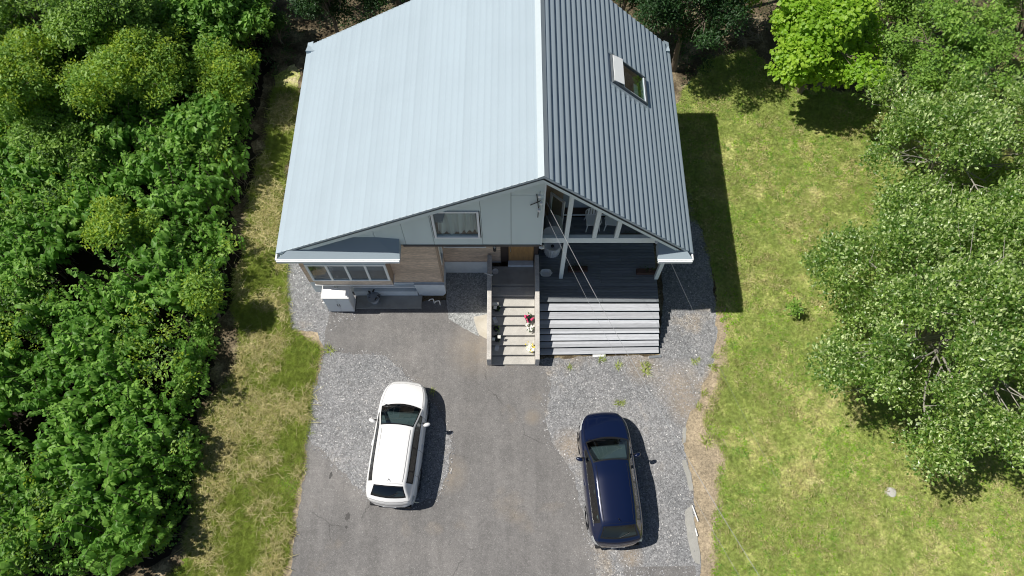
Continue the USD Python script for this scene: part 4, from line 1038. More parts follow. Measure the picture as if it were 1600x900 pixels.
# outside the picture's top edge: the wood goes on
for k, (px, py, h, rd) in enumerate([(-120, 60, 5, 2.3), (-80, -70, 6, 2.4), (120, -90, 6, 2.4), (320, -90, 6, 2.3), (500, -110, 6, 2.2)]):
    tree('woodland_tree', ['green tree just outside the left edge', 'tall green tree beyond the top left corner', 'tall green tree beyond the top edge, left', 'tall green tree beyond the top edge over the yellow trees', 'tall green tree beyond the top edge behind the roof'][k], 'tree', at(px, py, h * .6), h, rd, 'mid', 300 + k, n=700, lobes=16, low=.28)
# rear birch trunk and brush pile
bt = thing('birch_trunk', 'pale leaning birch trunk at the top edge behind the house', 'tree', (*at(1113, 25, 0), 0))
obj('trunk', MB().tube([(0, 0, 0), (.25, .45, 1.6), (.4, .9, 3.2), (.45, 1.3, 4.6)], [.13, .11, .09, .06], 9), 'bark_pale', bt, local=True, smooth=True)
rb = np.random.default_rng(9)
bp = at(1155, 45, .3)
br_ = MB()
for k in range(90):
    a = rb.uniform(0, 6.28); c = np.array([rb.normal(0, .55), rb.normal(0, .5), rb.uniform(.05, .5)])
    L = rb.uniform(.4, 1.1); d = np.array([math.cos(a), math.sin(a), rb.uniform(-.2, .35)])
    br_.tube([c - d * L / 2, c + rb.normal(0, .05, 3), c + d * L / 2], [.014, .01, .004], 4, caps=False)
bpt = thing('brush_pile', 'tangled pile of bare dead twigs at the lawn edge beside the maple', 'brush pile', (*bp, 0))
obj('twigs', br_, 'bark_dead', bpt, local=True, kind='stuff')
# fallen twigs by the thicket
fb_ = MB()
for k in range(60):
    t_ = gp(rb.uniform(370, 450), rb.uniform(70, 420), 0)
    a = rb.uniform(0, 6.28); L = rb.uniform(.2, .7)
    d = np.array([math.cos(a), math.sin(a), 0]) * L
    p = np.array([*t_, .04])
    fb_.tube([p - d / 2, p + [rb.normal(0, .04), rb.normal(0, .04), .03], p + d / 2], [.009, .008, .003], 4, caps=False)
obj('dead_twigs', fb_, 'bark_dead', label='dry fallen twigs on bare soil between thicket and house', cat='twigs', kind='stuff')
# low undergrowth behind the house; its shade is put into dark leaf colours
ug = Polygon([gp(470, 40), gp(380, 110), gp(380, 60), gp(420, -60), gp(1150, -60), gp(1190, 40), gp(1150, 75), gp(1075, 140), gp(1050, 90)]).buffer(.1)
ug = ug.difference(sbox(-7.6, 10, 5.6, 19.6)).union(Polygon([gp(400, 60), gp(480, 30), gp(478, 70), gp(462, 110), gp(425, 125), gp(395, 110)])).union(Polygon([gp(1046, 60), gp(1110, 60), gp(1085, 130), gp(1052, 130)])).union(Polygon([gp(1190, 60), gp(1150, -80), gp(1680, -80), gp(1680, 170), gp(1430, 175), gp(1390, 120), gp(1300, 90)]))
ru = np.random.default_rng(77); nu = 2100
pu = scatter_in(ug, nu, ru)
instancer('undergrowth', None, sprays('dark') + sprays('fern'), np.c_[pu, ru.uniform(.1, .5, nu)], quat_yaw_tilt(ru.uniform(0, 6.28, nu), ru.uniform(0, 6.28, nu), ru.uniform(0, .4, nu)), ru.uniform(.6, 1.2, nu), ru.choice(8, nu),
          label='low undergrowth behind the house, leaves coloured dark to carry the shade', cat='undergrowth', kind='stuff')
rs = np.random.default_rng(78)
us = Polygon([gp(345, 110), gp(400, 120), gp(385, 250), gp(360, 330), gp(352, 450), gp(330, 560), gp(300, 640), gp(320, 700), gp(270, 860), gp(140, 895), gp(0, 890), gp(0, 860), gp(230, 850), gp(280, 600), gp(330, 400), gp(330, 250)])
nu = 1100
pu = scatter_in(us.buffer(0), nu, rs)
instancer('weedy_edge', None, sprays('mid') + sprays('broad'), np.c_[pu, rs.uniform(.05, .65, nu) ** 1.3], quat_yaw_tilt(rs.uniform(0, 6.28, nu), rs.uniform(0, 6.28, nu), rs.uniform(0, .4, nu)), rs.uniform(.4, .95, nu), rs.choice(8, nu),
          label='low weeds along the foot of the knotweed thicket', cat='weeds', kind='stuff')

# weeds in the gravel: one tuft each
weed_m = tuft(88, 46, .10, .10, .012)
first = None
WEEDS = [(940, 562, 1.1, 'left of the pair close to the foot of the deck steps'), (966, 572, 1.1, 'second along the foot of the deck steps, below the middle'), (1009, 578, 1.6, 'largest one in front of the deck steps'), (1011, 569, .8, 'tiny one just above the largest in front of the deck steps'),
         (966, 630, 1.0, 'left of a close pair above the navy car'), (973, 630, .8, 'right of a close pair above the navy car'), (890, 574, .8, 'nearest the foot of the entrance stairs on the gravel'), (1084, 566, .9, 'in the gravel right of the deck corner'),
         (1114, 574, 1.3, 'on the sandy edge level with the stair foot'), (1117, 557, 1.1, 'on the sandy edge just below the house shadow'), (1100, 615, 1.0, 'on the sandy edge, upper one of two above the bare patch'), (1092, 636, 1.0, 'on the sandy edge, lower one of two above the bare patch'),
         (1104, 690, 1.6, 'largest one on the sandy edge right of the navy car'), (514, 547, 1.5, 'at the top left corner of the gravel patch by the white car'), (1110, 655, 1.3, 'on the bare sandy patch beside the lawn'), (1091, 562, .7, 'tiny one right of the deck corner'), (676, 612, .9, 'against the asphalt edge at the nose of the white car')]
for k, (px, py, s, where) in enumerate(WEEDS):
    w = thing('weed_tuft', 'green weed tuft ' + where, 'weed', (*gp(px, py), .012), rotz=37 * k, group='weed tufts in the gravel', scale=s)
    if first is None:
        obj('blades', weed_m, 'grass_green', w, local=True); first = w
    else:
        pr_ = stage.GetPrimAtPath(w.path)
        pr_.GetReferences().AddInternalReference(first.path)
        pr_.SetInstanceable(True)

# ------------------------------------------------------------------ garden things on stairs and deck
def potted(name, label, cat, loc, r, h, potmat, leafmat, petal=None, n=16, seed=0, leaf=.09, cards=0):
    t = thing(name, label, cat, loc)
    s = [(0, 0), (r * .72, 0), (r, h), (r * 1.08, h), (r * 1.08, h * .92), (r * .9, h * .9), (0, h * .9)]
    prof = np.array([(0, 0), (r * .74, 0), (r * .98, h * .88), (r * 1.06, h * .88), (r * 1.06, h), (r * .92, h), (r * .9, h * .86), (0, h * .86)])
    obj('pot', trimesh.creation.revolve(prof, sections=16), potmat, t, local=True, smooth=40)
    rr = np.random.default_rng(seed)
    v, f = spray(seed, n, leaf, r * 1.25, .5, .6)
    obj('leaves', (v + [0, 0, h * 1.15], f), leafmat, t, local=True)
    if petal:
        for k in range(14):
            mb = MB()
            a = rr.uniform(0, 6.28); d = r * 1.35 * math.sqrt(rr.random())
            m = trimesh.creation.icosphere(1, rr.uniform(.022, .04)); m.apply_scale((1, 1, .6)); m.apply_translation((d * math.cos(a), d * math.sin(a), h * 1.25 + rr.uniform(0, .08)))
            mb.tm(m)
            obj('flower', mb, petal, t, local=True)
    if cards:
        for k in range(cards):
            a, b = rr.uniform(-.14, .14), rr.uniform(-.16, .1)
            mb = MB().add(np.array([(-.06, -.04, 0), (.05, -.05, .0), (.06, .05, .07), (-.05, .05, .07)]) + [a, b, h + .12], [(0, 1, 2, 3)])
            obj('white_bloom', mb, 'petal_white', t, local=True)
    return t
def stz(i): return (i + 1) * HS
potted('flower_pot', 'white pot with dark leaves and white bloom, uppermost against the left parapet of the stairs', 'flower pot', (-.56, 10.22, stz(5)), .12, .2, 'black_plastic', 'leaf_dark', seed=1, cards=3)
potted('flower_pot', 'black pot with green seedling against the left parapet, middle of the stairs', 'flower pot', (-.58, 9.52, stz(3)), .10, .16, 'black_plastic', 'leaf_mid', seed=2, n=9)
potted('flower_pot', 'black pot with wiry plant just below the seedling on the stairs', 'flower pot', (-.55, 9.18, stz(2)), .12, .18, 'black_plastic', 'leaf_dark', seed=3, cards=2)
potted('flower_pot', 'pot of pink flowers at the right parapet of the stairs', 'flower pot', (.62, 9.86, stz(4)), .13, .2, 'black_plastic', 'leaf_dark', 'petal_pink', seed=4)
potted('flower_pot', 'white pot with pale blooms just below the pink flowers', 'flower pot', (.66, 9.55, stz(3)), .11, .16, 'pot_white', 'leaf_dark', 'petal_white', seed=5)
potted('flower_pot', 'pot of yellow and white flowers low on the right side of the stairs', 'flower pot', (.66, 8.86, stz(1)), .15, .17, 'pot_white', 'leaf_yellow', 'petal_yellow', seed=6, cards=3)
for k, (x, y_, i, a, lb) in enumerate([(-.62, 9.86, 4, 20, 'small white tray tipped on the stairs below the uppermost pot'), (-.55, 8.90, 1, -12, 'white plant tray lying lowest at the left parapet of the stairs')]):
    t = thing('plant_tray', lb, 'tray', (x, y_, stz(i)), rotz=a)
    obj('dish', MB().box(-.07, .07, -.11, .11, .0, .012).box(-.07, -.058, -.11, .11, .012, .05).box(.058, .07, -.11, .11, .012, .05).box(-.058, .058, -.11, -.098, .012, .05).box(-.058, .058, .098, .11, .012, .05), 'white_plastic', t, local=True)
t = thing('saucer', 'round grey saucer on the landing beside the left parapet', 'saucer', (-.62, 11.62, 1.0))
obj('dish', trimesh.creation.revolve(np.array([(0, 0), (.09, 0), (.12, .05), (.108, .05), (.08, .014), (0, .014)]), sections=20), 'pot_white', t, local=True, smooth=40)
t = thing('garden_hook', 'white bent hook resting on top of the left stair parapet', 'hook', (-.83, 11.2, 1.63))
obj('rod', MB().tube([(-.16, .06, .02), (-.08, .02, .05), (0, 0, .03), (.07, -.03, .05), (.14, -.02, .02)], .022, 6), 'white_plastic', t, local=True)
t = thing('planter', 'black planter tub with dark leaves on the concrete pad', 'planter', (-5.2, 10.86, .10))
obj('tub', trimesh.creation.revolve(np.array([(0, 0), (.17, 0), (.22, .3), (.24, .3), (.24, .33), (.205, .33), (.2, .28), (0, .28)]), sections=18), 'grey_cover', t, local=True, smooth=40)
v_, f_ = spray(44, 12, .16, .2, .6, .8); obj('leaves', (v_ + [0, 0, .42], f_), 'black_plastic', t, local=True)
for k, x in enumerate((-2.95, -2.72)):
    t = thing('standpipe', ['bent white water pipe standing by the foundation corner, left one', 'bent white water pipe standing by the foundation corner, right one'][k], 'pipe', (x, 10.78 - .07 * k, .0))
    obj('pipe', MB().tube([(0, 0, 0), (0, 0, .38), (-.03, -.02, .46), (-.12, -.05, .47), (-.16, -.06, .40)], .022, 7), 'white_plastic', t, local=True)
# deck things
t = thing('basin', 'white oblong basin with handles on the deck beside the stairs', 'basin', (1.26, 11.56, DT))
ang = np.linspace(0, 2 * np.pi, 25)[:-1]
def oblong(a, b): return np.c_[a * np.sign(np.cos(ang)) * np.abs(np.cos(ang)) ** .6, b * np.sign(np.sin(ang)) * np.abs(np.sin(ang)) ** .6]
rings = [(oblong(.15, .11), 0.0), (oblong(.185, .145), .1), (oblong(.20, .16), .105), (oblong(.165, .125), .09), (oblong(.14, .10), .02)]
v_ = np.vstack([np.c_[p, np.full(24, z_)] for p, z_ in rings]); f_ = [(r_ * 24 + k, r_ * 24 + (k + 1) % 24, (r_ + 1) * 24 + (k + 1) % 24, (r_ + 1) * 24 + k) for r_ in range(4) for k in range(24)]
mb = MB().add(v_, f_); mb.add(np.vstack([np.c_[rings[4][0], np.full(24, .02)], [(0, 0, .02)]]), [(k, (k + 1) % 24, 24) for k in range(24)])
obj('bowl', mb, 'white_plastic', t, local=True, smooth=40)
obj('handle', MB().tube([(-.19, -.05, .1), (-.235, 0, .1), (-.19, .05, .1)], .012, 6), 'white_plastic', t, local=True)
obj('handle', MB().tube([(.19, -.05, .1), (.235, 0, .1), (.19, .05, .1)], .012, 6), 'white_plastic', t, local=True)
t = thing('wicker_tub', 'white round ribbed tub under the porch beam by the corner of the wall', 'tub', (1.5, 12.52, DT))
obj('wall', trimesh.creation.revolve(np.array([(0, 0), (.29, 0), (.315, .6), (.325, .62), (.295, .62), (.28, .5), (0, .48)]), sections=28), 'white_plastic', t, local=True, smooth=40)
for k in range(22):
    a = k * 2 * math.pi / 22
    obj('rib', MB().tube([(.297 * math.cos(a), .297 * math.sin(a), .01), (.322 * math.cos(a), .322 * math.sin(a), .59)], .014, 5), 'white_plastic', t, local=True)
obj('lid_knob', trimesh.creation.icosphere(2, .06).apply_translation((0, -.06, .52)), 'black_plastic', t, local=True, smooth=True)
t = thing('covered_furniture', 'grey round topped cover standing behind the ribbed tub', 'cover', (1.5, 13.1, DT))
arch = [(-.36, 0), (.36, 0), (.36, .95)] + [(.36 * math.cos(a), .95 + .42 * math.sin(a)) for a in np.linspace(.1, math.pi - .1, 14)] + [(-.36, .95)]
obj('cover', MB().prism(arch, -.28, .22, 1), 'grey_cover', t, local=True, smooth=40)
def garden_chair(label, loc, rz):
    t = thing('garden_chair', label, 'chair', loc, rotz=rz, group='white chairs on the terrace')
    obj('seat', MB().tm(cbox(-.24, .24, -.24, .22, .42, .45, .012)), 'white_plastic', t, local=True)
    a = np.linspace(0, math.pi, 15)
    out = np.c_[.25 * np.cos(a), np.full(15, .27), .62 + .26 * np.sin(a)]
    rim = np.vstack([[(.24, .21, .44)], out, [(-.24, .21, .44)]])
    obj('back_rim', MB().tube(rim, .02, 6), 'white_plastic', t, local=True)
    for x in (-.15, -.05, .05, .15):
        h = .62 + .26 * math.sqrt(max(0, 1 - (x / .25) ** 2))
        obj('back_slat', MB().hexa([(x - .036, .205, .45), (x + .036, .205, .45), (x - .036, .22, .45), (x + .036, .22, .45), (x - .036, .262, h), (x + .036, .262, h), (x - .036, .277, h), (x + .036, .277, h)]), 'white_plastic', t, local=True)
    for sx in (-1, 1):
        for y0, y1 in ((-.21, -.26), (.2, .27)):
            obj('leg', MB().tube([(sx * .22, y0, .42), (sx * .26, y1, 0)], [.026, .02], 6), 'white_plastic', t, local=True)
        obj('armrest', MB().tube([(sx * .25, -.22, .42), (sx * .27, -.22, .64), (sx * .27, .1, .66), (sx * .25, .25, .66)], .02, 6), 'white_plastic', t, local=True)
    return t
garden_chair('white garden chair on the dark terrace floor, left of the pair', (3.06, 13.62, DT), 4)
garden_chair('white garden chair on the dark terrace floor, right of the pair', (3.80, 13.62, DT), -6)
for k, (x, y_, lb) in enumerate([(2.45, 11.72, 'trough of dark reddish plants at the foot of the left porch post'), (4.98, 11.62, 'trough of dark reddish plants beside the right porch post'), (4.5, 13.1, 'dark leafy plant in a trough at the back of the terrace')]):
    t = thing('plant_trough', lb, 'planter', (x, y_, DT))
    obj('trough', MB().box(-.36, .36, -.1, .1, 0, .16, .01).box(-.33, .33, -.08, .08, .161, .165), 'terracotta', t, local=True)
    v_, f_ = spray(90 + k, 34, .10, .36, .5, .8); obj('leaves', (v_ * [1, .45, .6] + [0, 0, .24], f_), 'leaf_dark', t, local=True)
    obj('flower', trimesh.creation.icosphere(1, .045).apply_translation((.1, -.05, .3)), 'terracotta', t, local=True)

# ------------------------------------------------------------------ slabs, sticks and stones by the drive
for k, (pts_, lb) in enumerate([(((1066, 668), (1072, 668), (1072, 690), (1066, 692)), 'smallest pale concrete slab sunk at the gravel edge'),
                                (((1066, 719), (1073, 718), (1083, 764), (1077, 768)), 'long narrow pale concrete slab at the gravel edge beside the navy car'),
                                (((1070, 800), (1080, 788), (1086, 820), (1094, 862), (1094, 882), (1086, 880), (1074, 842)), 'large broken pale concrete slab near the bottom edge beside the navy car')]):
    obj('concrete_slab', slab(rough(P(*pts_), .05, .08, 40 + k), 0.0, .025), 'concrete', label=lb, cat='slab')
for k, (a, b, lb) in enumerate([((1081, 790), (1090, 815), 'white stick lying beside the large broken slab, upper one'), ((1086, 826), (1089, 838), 'white stick crossing the large broken slab, lower one')]):
    p, q_ = gp(*a), gp(*b)
    t = thing('white_stick', lb, 'stick', (*p, .05))
    obj('rod', MB().tube([(0, 0, .01), (*(q_ - p), .02)], .022, 6), 'white_plastic', t, local=True)
for k, (a, b, mat, lb) in enumerate([((926, 556.5), (946, 555.5), 'white_plastic', 'short white board lying at the foot of the deck steps'), ((1014, 558.5), (1033, 557), 'deck_wood', 'short grey board lying at the right foot of the deck steps')]):
    p, q_ = gp(*a), gp(*b); d = q_ - p; nn = np.array([-d[1], d[0]]) / np.linalg.norm(d) * .045
    t = thing('loose_board', lb, 'board', (*p, .012))
    c = [-nn, d - nn, nn, d + nn]
    obj('plank', MB().hexa([(*u, 0.002) for u in c] + [(*u, .035) for u in c]), mat, t, local=True)
t = thing('flat_stone', 'pale round flat stone lying in the lawn near the lower fruit tree', 'stone', (*gp(1391, 769), 0))
s_ = trimesh.creation.icosphere(2, .2); s_.vertices = s_.vertices * [1, .9, .35] * (.8 + .4 * meshkit.noise(s_.vertices * 9, 3)[:, None])
obj('stone', s_, 'stone_light', t, local=True)

# ------------------------------------------------------------------ overhead cables
def cable(name, label, a, b, sag, r, mat, n=26):
    s = np.linspace(0, 1, n)[:, None]
    p = np.asarray(a) * (1 - s) + np.asarray(b) * s
    p[:, 2] -= (4 * sag * s * (1 - s))[:, 0]
    obj(name, MB().tube(p, r, 6), mat, label=label, cat='cable')
e1 = gp(1240, 985, 6.5)
cable('overhead_cable', 'thick white service cable from the gable peak over the deck', (1.02, 11.0, 6.95), (*e1, 6.5), .55, .0065, 'wire_grey')
cable('overhead_cable', 'thin dashed looking cable just left of the thick white one', (1.0, 11.0, 6.3), (*gp(1215, 1000, 6.0), 6.0), .62, .0035, 'wire_grey')
cable('overhead_cable', 'thin grey cable from the right eave down across the shaded gravel', (5.2, 10.52, 4.0), (*gp(1220, 760, .1), .1), .2, .0035, 'wire_dark')

# ------------------------------------------------------------------ cars
from scipy.interpolate import PchipInterpolator
def car(name, label, loc, heading, paint, L, W, H, rail, group=None, strip=None):
    t = thing(name, label, 'car', loc, rotz=heading, group=group)
    hw = W / 2
    k = L / 4.35
    #        front                                              rear
    D = np.array([0, .05, .18, .45, .80, 1.02, 1.22, 1.45, 1.86, 2.4, 3.0, 3.5, 3.78, 3.98, 4.14, 4.24, 4.31, 4.35]) * k
    ZC = np.array([.58, .70, .80, .90, .975, 1.02, 1.135, 1.27, 1.43, H, H - .01, H - .04, H - .075, 1.27, 1.08, .98, .80, .58])
    ZB = np.array([.56, .67, .755, .83, .90, .925, .935, .945, .955, .965, .975, .985, .985, .975, .955, .93, .78, .56])
    WB = np.array([.46, .60, .745, .875, .925, .93, .935, .94, .945, .95, .95, .945, .93, .91, .875, .825, .72, .55]) * hw * .955 / .95
    WR = np.array([.38, .50, .60, .69, .735, .745, .72, .685, .60, .585, .58, .565, .545, .60, .665, .66, .58, .44]) * hw / .9
    BOW = np.array([.17, .17, .175, .18, .19, .20, .17, .14, .10, .05, .0, -.04, -.06, -.10, -.15, -.17, -.165, -.16])
    f = [PchipInterpolator(D, a) for a in (ZC, ZB, WB, WR, BOW)]
    dW0, dW1, dR0, dR1, dS0, dS1 = 1.05 * k, 1.84 * k, 3.83 * k, 4.13 * k, 1.30 * k, 3.72 * k
    keys = [dW0, dW0 + .05, dW1 - .04, dW1, dR0, dR0 + .03, dR1 - .035, dR1, dS0, dS0 + .05, dS1 - .05, dS1, 2.48 * k, 2.55 * k, 3.28 * k, 3.34 * k]
    ds = np.unique(np.round(np.r_[np.linspace(0, .2, 6) * k, np.linspace(.2, 4.15, 48) * k, np.linspace(4.15, 4.35, 7) * k, keys], 4))
    ok = [0]
    for i in range(1, len(ds)):     # drop stations too near a key
        if ds[i] - ds[ok[-1]] > .018 or any(abs(ds[i] - q_) < 1e-4 for q_ in keys):
            ok.append(i)
    ds = ds[ok]
    ts = np.r_[np.linspace(0, 1, 4), np.linspace(1, 2, 5)[1:], np.linspace(2, 3, 3)[1:], [3.07, 3.2, 3.4, 3.6, 3.78, 3.9, 4.0], [4.08, 4.18, 4.3, 4.5, 4.75, 5.0], np.linspace(5, 6, 5)[1:]]
    rows = []
    for d in ds:
        zc, zb, wb, wr_, bow = [float(g(d)) for g in f]
        end = min(d, L - d)
        lowz = .20 + max(0, .10 - end) * .8
        ctrl = np.array([(wb * 1.0, lowz), (wb * 1.047, min(.55, zb - .04)), (wb, zb), (wb - .055, zb + .028), (wr_, zc - .055 * min(1, (zc - zb) / .4) - .012), (wr_ * .55, zc - .012), (0, zc)])
        ctrl[4, 1] = max(ctrl[4, 1], ctrl[3, 1] + .004); ctrl[4, 0] = min(ctrl[4, 0], ctrl[3, 0] - .02)
        x = np.interp(ts, range(7), ctrl[:, 0]); z_ = np.interp(ts, range(7), ctrl[:, 1])
        for _ in range(3):
            xs_, zs_ = x.copy(), z_.copy()
            x[1:-1] = .5 * xs_[1:-1] + .25 * (xs_[:-2] + xs_[2:]); z_[1:-1] = .5 * zs_[1:-1] + .25 * (zs_[:-2] + zs_[2:])
            z_[-1] = .5 * zs_[-1] + .5 * zs_[-2]
        yy = L / 2 - d - .16 * (1 if False else 0) + bow * (1 - (x / hw) ** 2) - bow * 0
        rows.append(np.c_[x, yy, z_])
    R = np.array(rows); nS, nT = R.shape[:2]
    full = np.concatenate([R, (R * [-1, 1, 1])[:, -2::-1]], 1)
    tt = np.r_[ts, ts[-2::-1]]
    nV = full.shape[1]
    from collections import defaultdict
    cls = defaultdict(list)
    for i in range(nS - 1):
        dm = (ds[i] + ds[i + 1]) / 2
        for j in range(nV - 1):
            tm_ = (tt[j] + tt[j + 1]) / 2
            c = 'paint'
            if tm_ > 4.08 and dW0 < dm < dW1:
                c = 'wind' if (dW0 + .05 < dm < dW1 - .04 and tm_ > 4.18) else 'seal'
            elif tm_ > 4.18 and dR0 < dm < dR1:
                c = 'rear' if (dR0 + .03 < dm < dR1 - .035 and tm_ > 4.3) else 'seal'
            elif 3.07 < tm_ < 3.9 and dS0 < dm < dS1:
                inner = 3.2 < tm_ < 3.78 and dS0 + .05 < dm < dS1 - .05 and not (2.48 * k < dm < 2.55 * k) and not (3.28 * k < dm < 3.34 * k)
                c = ('side', j < nV // 2, int(dm > 2.5 * k) + int(dm > 3.3 * k)) if inner else 'seal'
            a = i * nV + j
            cls[c].append((a, a + nV, a + nV + 1, a + 1))
    V = full.reshape(-1, 3)
    def sub(fs, extra=None):
        fs = np.array(fs); u, inv = np.unique(fs, return_inverse=True)
        return MB().add(V[u], inv.reshape(fs.shape)[:, ::-1])
    body = sub(cls['paint'])
    for i in (0, nS - 1):           # nose and tail closures
        ring = full[i]; c = ring.mean(0)
        fs = [(j, j + 1, nV) for j in range(nV - 1)] + [(nV - 1, 0, nV)]
        if i == 0: fs = [x[::-1] for x in fs]
        body.add(np.vstack([ring, [c]]), fs)
    bp_ = obj('body', body, paint, t, local=True, smooth=38)
    obj('window_seal', sub(cls['seal']), 'seal', t, local=True, smooth=38)
    obj('windshield', sub(cls['wind']), 'car_glass', t, local=True, smooth=True)
    obj('rear_window', sub(cls['rear']), 'car_glass', t, local=True, smooth=True)
    for c in sorted((c for c in cls if isinstance(c, tuple)), key=str):
        obj('side_window', sub(cls[c]), 'car_glass', t, local=True, smooth=True)
    y = lambda d: L / 2 - d * k
    obj('underbody', MB().box(-hw * .86, hw * .86, y(4.2), y(.2), .16, .34), 'car_dark', t, local=True)
    intr = MB().box(-.66, .66, y(4.0), y(1.0), .36, .42).box(-.74, -.66, y(4.0), y(1.0), .36, .9).box(.66, .74, y(4.0), y(1.0), .36, .9)
    obj('cabin_floor', intr, 'car_dark', t, local=True)
    obj('dashboard', MB().tm(cbox(-.66, .66, y(1.62), y(1.12), .62, .93, .05)), 'car_dash', t, local=True)
    for sx in (-.36, .36):
        s = obj('seat', MB().tm(cbox(sx - .25, sx + .25, y(2.6), y(2.05), .45, .62, .05)).tm(cbox(sx - .25, sx + .25, y(2.78), y(2.56), .55, 1.12, .06)).tm(cbox(sx - .12, sx + .12, y(2.78), y(2.66), 1.12, 1.28, .03)), 'car_seat', t, local=True)
    obj('rear_bench', MB().tm(cbox(-.62, .62, y(3.45), y(2.95), .45, .62, .05)).tm(cbox(-.62, .62, y(3.62), y(3.42), .55, 1.12, .06)), 'car_seat', t, local=True)
    w_ = trimesh.creation.torus(.18, .016, major_sections=20, minor_sections=6).apply_transform(trimesh.transformations.rotation_matrix(1.1, (1, 0, 0))).apply_translation((-.36, y(1.80), .92))
    obj('steering_wheel', w_, 'car_dark', t, local=True)
    for sx in (-1, 1):
        for d in (.84, 3.44):
            lw_ = float(np.interp(d * k, ds, R[:, int(np.argmin(abs(ts - 1.0))), 0]))
            c = np.array([sx * (lw_ - .15), y(d), .325])
            R_ = trimesh.transformations.rotation_matrix(math.pi / 2, (0, 1, 0))
            ty = trimesh.creation.annulus(.21, .325, .20, sections=28).apply_transform(R_).apply_translation(c)
            wp = obj('wheel', ty, 'rubber', t, local=True, smooth=40)
            rm = MB().tm(trimesh.creation.cylinder(.075, .19, sections=12).apply_transform(R_).apply_translation(c)).tm(trimesh.creation.annulus(.185, .212, .18, sections=28).apply_transform(R_).apply_translation(c))
            for q_ in range(5):
                a = q_ * 2 * math.pi / 5
                rm.tube([c + [sx * .07, .05 * math.cos(a), .05 * math.sin(a)], c + [sx * .08, .2 * math.cos(a), .2 * math.sin(a)]], .028, 5)
            obj('rim', rm, 'rim', wp, owner=Thing(t.path, (0, 0, 0), 0), local=True)
            ar = trimesh.creation.annulus(.322, .385, .012, sections=28).apply_transform(R_).apply_translation((sx * (lw_ - .002), y(d), .335))
            obj('wheel_arch', ar, 'car_dark', t, local=True)
    for sx in (-1, 1):
        m = trimesh.creation.icosphere(3, 1.0); m.apply_scale((.115, .07, .075)); m.vertices[:, 1] += .25 * np.abs(m.vertices[:, 0] * sx - .1) * -1
        m.apply_translation((sx * (hw + .07), y(1.52), 1.0))
        mp = obj('mirror', m, paint, t, local=True, smooth=True)
        obj('arm', MB().tube([(sx * (hw - .07), y(1.50), .975), (sx * (hw + .06), y(1.51), .985)], [.03, .022], 6), 'seal', mp, local=True)
        # lamps lie on the corners
        i0 = int(np.argmin(abs(ds - .16 * k)))
        def pick(d, tv): 
            i = int(np.argmin(abs(ds - d))); j = int(np.argmin(abs(ts - tv))); return R[i, j] * [sx, 1, 1]
        def patch(dl, tl, off, nm, mat):
            g = np.array([[pick(d, tv) for tv in tl] for d in dl]); m_ = np.array([0, 0, .5])
            g = g + off * np.array([sx * .8, np.sign(g[..., 1].mean()) * .6, .5])
            n0, n1 = g.shape[:2]
            fs = [(a * n1 + b, a * n1 + b + 1, (a + 1) * n1 + b + 1, (a + 1) * n1 + b) for a in range(n0 - 1) for b in range(n1 - 1)]
            fs = fs + [q_[::-1] for q_ in fs]
            obj(nm, MB().add(g.reshape(-1, 3), fs), mat, t, local=True)
        patch(np.array([.04, .10, .2, .34, .5]) * k, [1.5, 1.75, 2.0, 2.5], .006, 'headlight', 'lamp_glass')
        patch(np.array([4.06, 4.15, 4.22, 4.28, 4.32]) * k, [1.25, 1.5, 1.75, 2.0], .006, 'tail_light', 'lamp_glass')
    # seams, wipers, aerial, plates
    def line(pts_, r=.005, mat='seal', nm='panel_gap'):
        obj(nm, MB().tube(np.array(pts_), r, 5), mat, t, local=True)
    def surf(d, tv, sx=1, lift=.001):
        p = np.array([np.interp(d, ds, R[:, int(np.argmin(abs(ts - tv))), c_]) for c_ in range(3)]); p[0] *= sx; p[2] += lift; return p
    for sx in (-1, 1):
        line([surf(d, 4.0, sx) for d in np.linspace(.12, 1.0, 14) * k], .005)                      # bonnet edge
        for d in (1.32, 2.52, 3.42):
            line([surf(d * k, tv, sx, 0) + [sx * .001, 0, 0] for tv in np.linspace(.4, 3.0, 9)], .005)   # door gaps
        line([surf(d, 4.3, sx, -.002) for d in np.linspace(1.95, 3.70, 24) * k], .009, rail, 'roof_strip')
        obj('door_handle', MB().box(sx * hw * .985 - .012, sx * hw * .985 + .012, y(2.42), y(2.22), .80, .825), paint, t, local=True)
    line([surf(dR0 - .06, tv, sx_, .0) for sx_, tv in [(1, q_) for q_ in (4.3, 4.5, 4.75, 5, 5.25, 5.5, 5.75, 6)] + [(-1, q_) for q_ in (5.75, 5.5, 5.25, 5, 4.75, 4.5, 4.3)]], .004, 'seal', 'spoiler_gap')
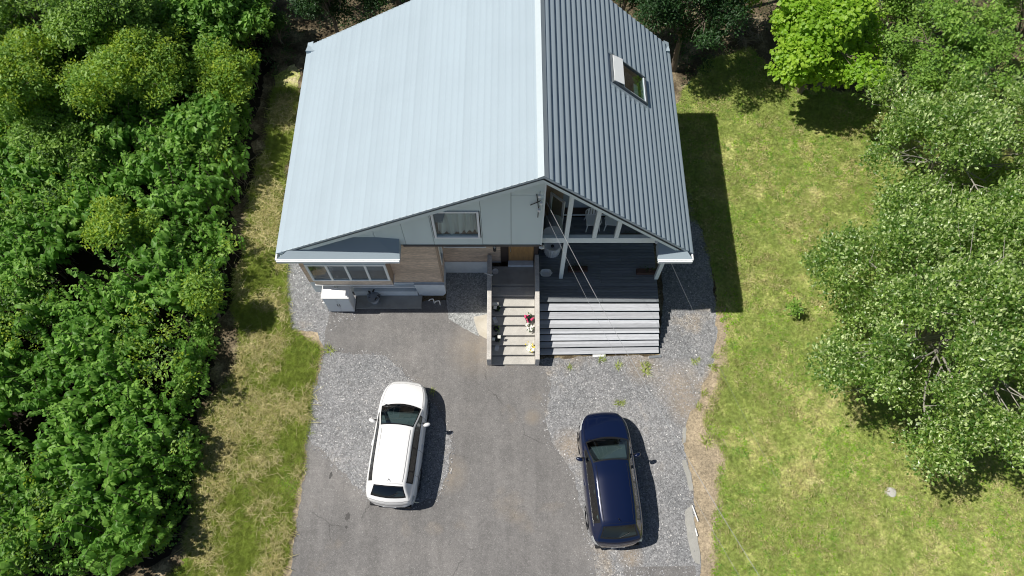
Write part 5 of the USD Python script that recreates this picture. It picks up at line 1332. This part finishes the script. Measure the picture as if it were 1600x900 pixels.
    line([surf(.16 * k, tv, sx_, .0) for sx_, tv in [(1, q_) for q_ in (4.0, 4.3, 4.75, 5.25, 6)] + [(-1, q_) for q_ in (5.25, 4.75, 4.3, 4.0)]], .004)
    tg = [(1, q_) for q_ in (2.0, 3.0, 4.0, 4.5, 5.0, 5.5, 6)] + [(-1, q_) for q_ in (5.5, 5.0, 4.5, 4.0, 3.0, 2.0)]
    line([surf(4.235 * k, tv, sx_, .002) for sx_, tv in tg], .006, 'seal', 'tailgate_gap')
    line([surf(4.31 * k, tv, sx_, .002) for sx_, tv in tg], .006, 'seal', 'bumper_gap')
    obj('rear_wiper', MB().tube([surf(dR1 - .02, 6, 1, .015), surf(dR1 - .10, 5, 1, .03)], .009, 5), 'seal', t, local=True)
    for a, b in ((-.62, -.05), (-.02, .52)):
        p0, p1 = surf(dW0 + .03, 6), surf(dW0 + .09, 5)
        obj('wiper', MB().tube([(a, p0[1] - .03, p0[2] + .02), (b, p0[1] - .10, p0[2] + .075)], .009, 5), 'seal', t, local=True)
    p = surf(3.62 * k, 6)
    obj('aerial', MB().tube([(p[0], p[1], p[2] - .01), (p[0] - .01, p[1] - .10, p[2] + .13)], [.014, .004], 6), 'seal', t, local=True)
    obj('plate', MB().box(-.22, .22, -L / 2 - .155, -L / 2 - .135, .46, .58), 'aluminium', t, local=True)
    obj('rear_bumper', MB().tm(cbox(-hw * .80, hw * .80, -L / 2 - .12, -L / 2 + .05, .30, .46, .03)), 'car_dark', t, local=True)
    if strip:
        for sx in (-1, 1):
            line([surf(d, 3.07, sx, .003) for d in np.linspace(1.3, 3.8, 24) * k], .010, strip, 'window_trim')
    return t
car('parked_car', 'white hatchback parked on the gravel patch left of the drive, nose to the house', (-3.86, 5.37, .016), -4.6, 'paint_white', 3.97, 1.73, 1.48, 'seal', group=None)
car('parked_car', 'navy blue crossover parked on gravel at the right of the drive', (3.25, 4.19, .016), 4.2, 'paint_navy', 4.12, 1.80, 1.55, 'seal', group=None, strip='chrome')
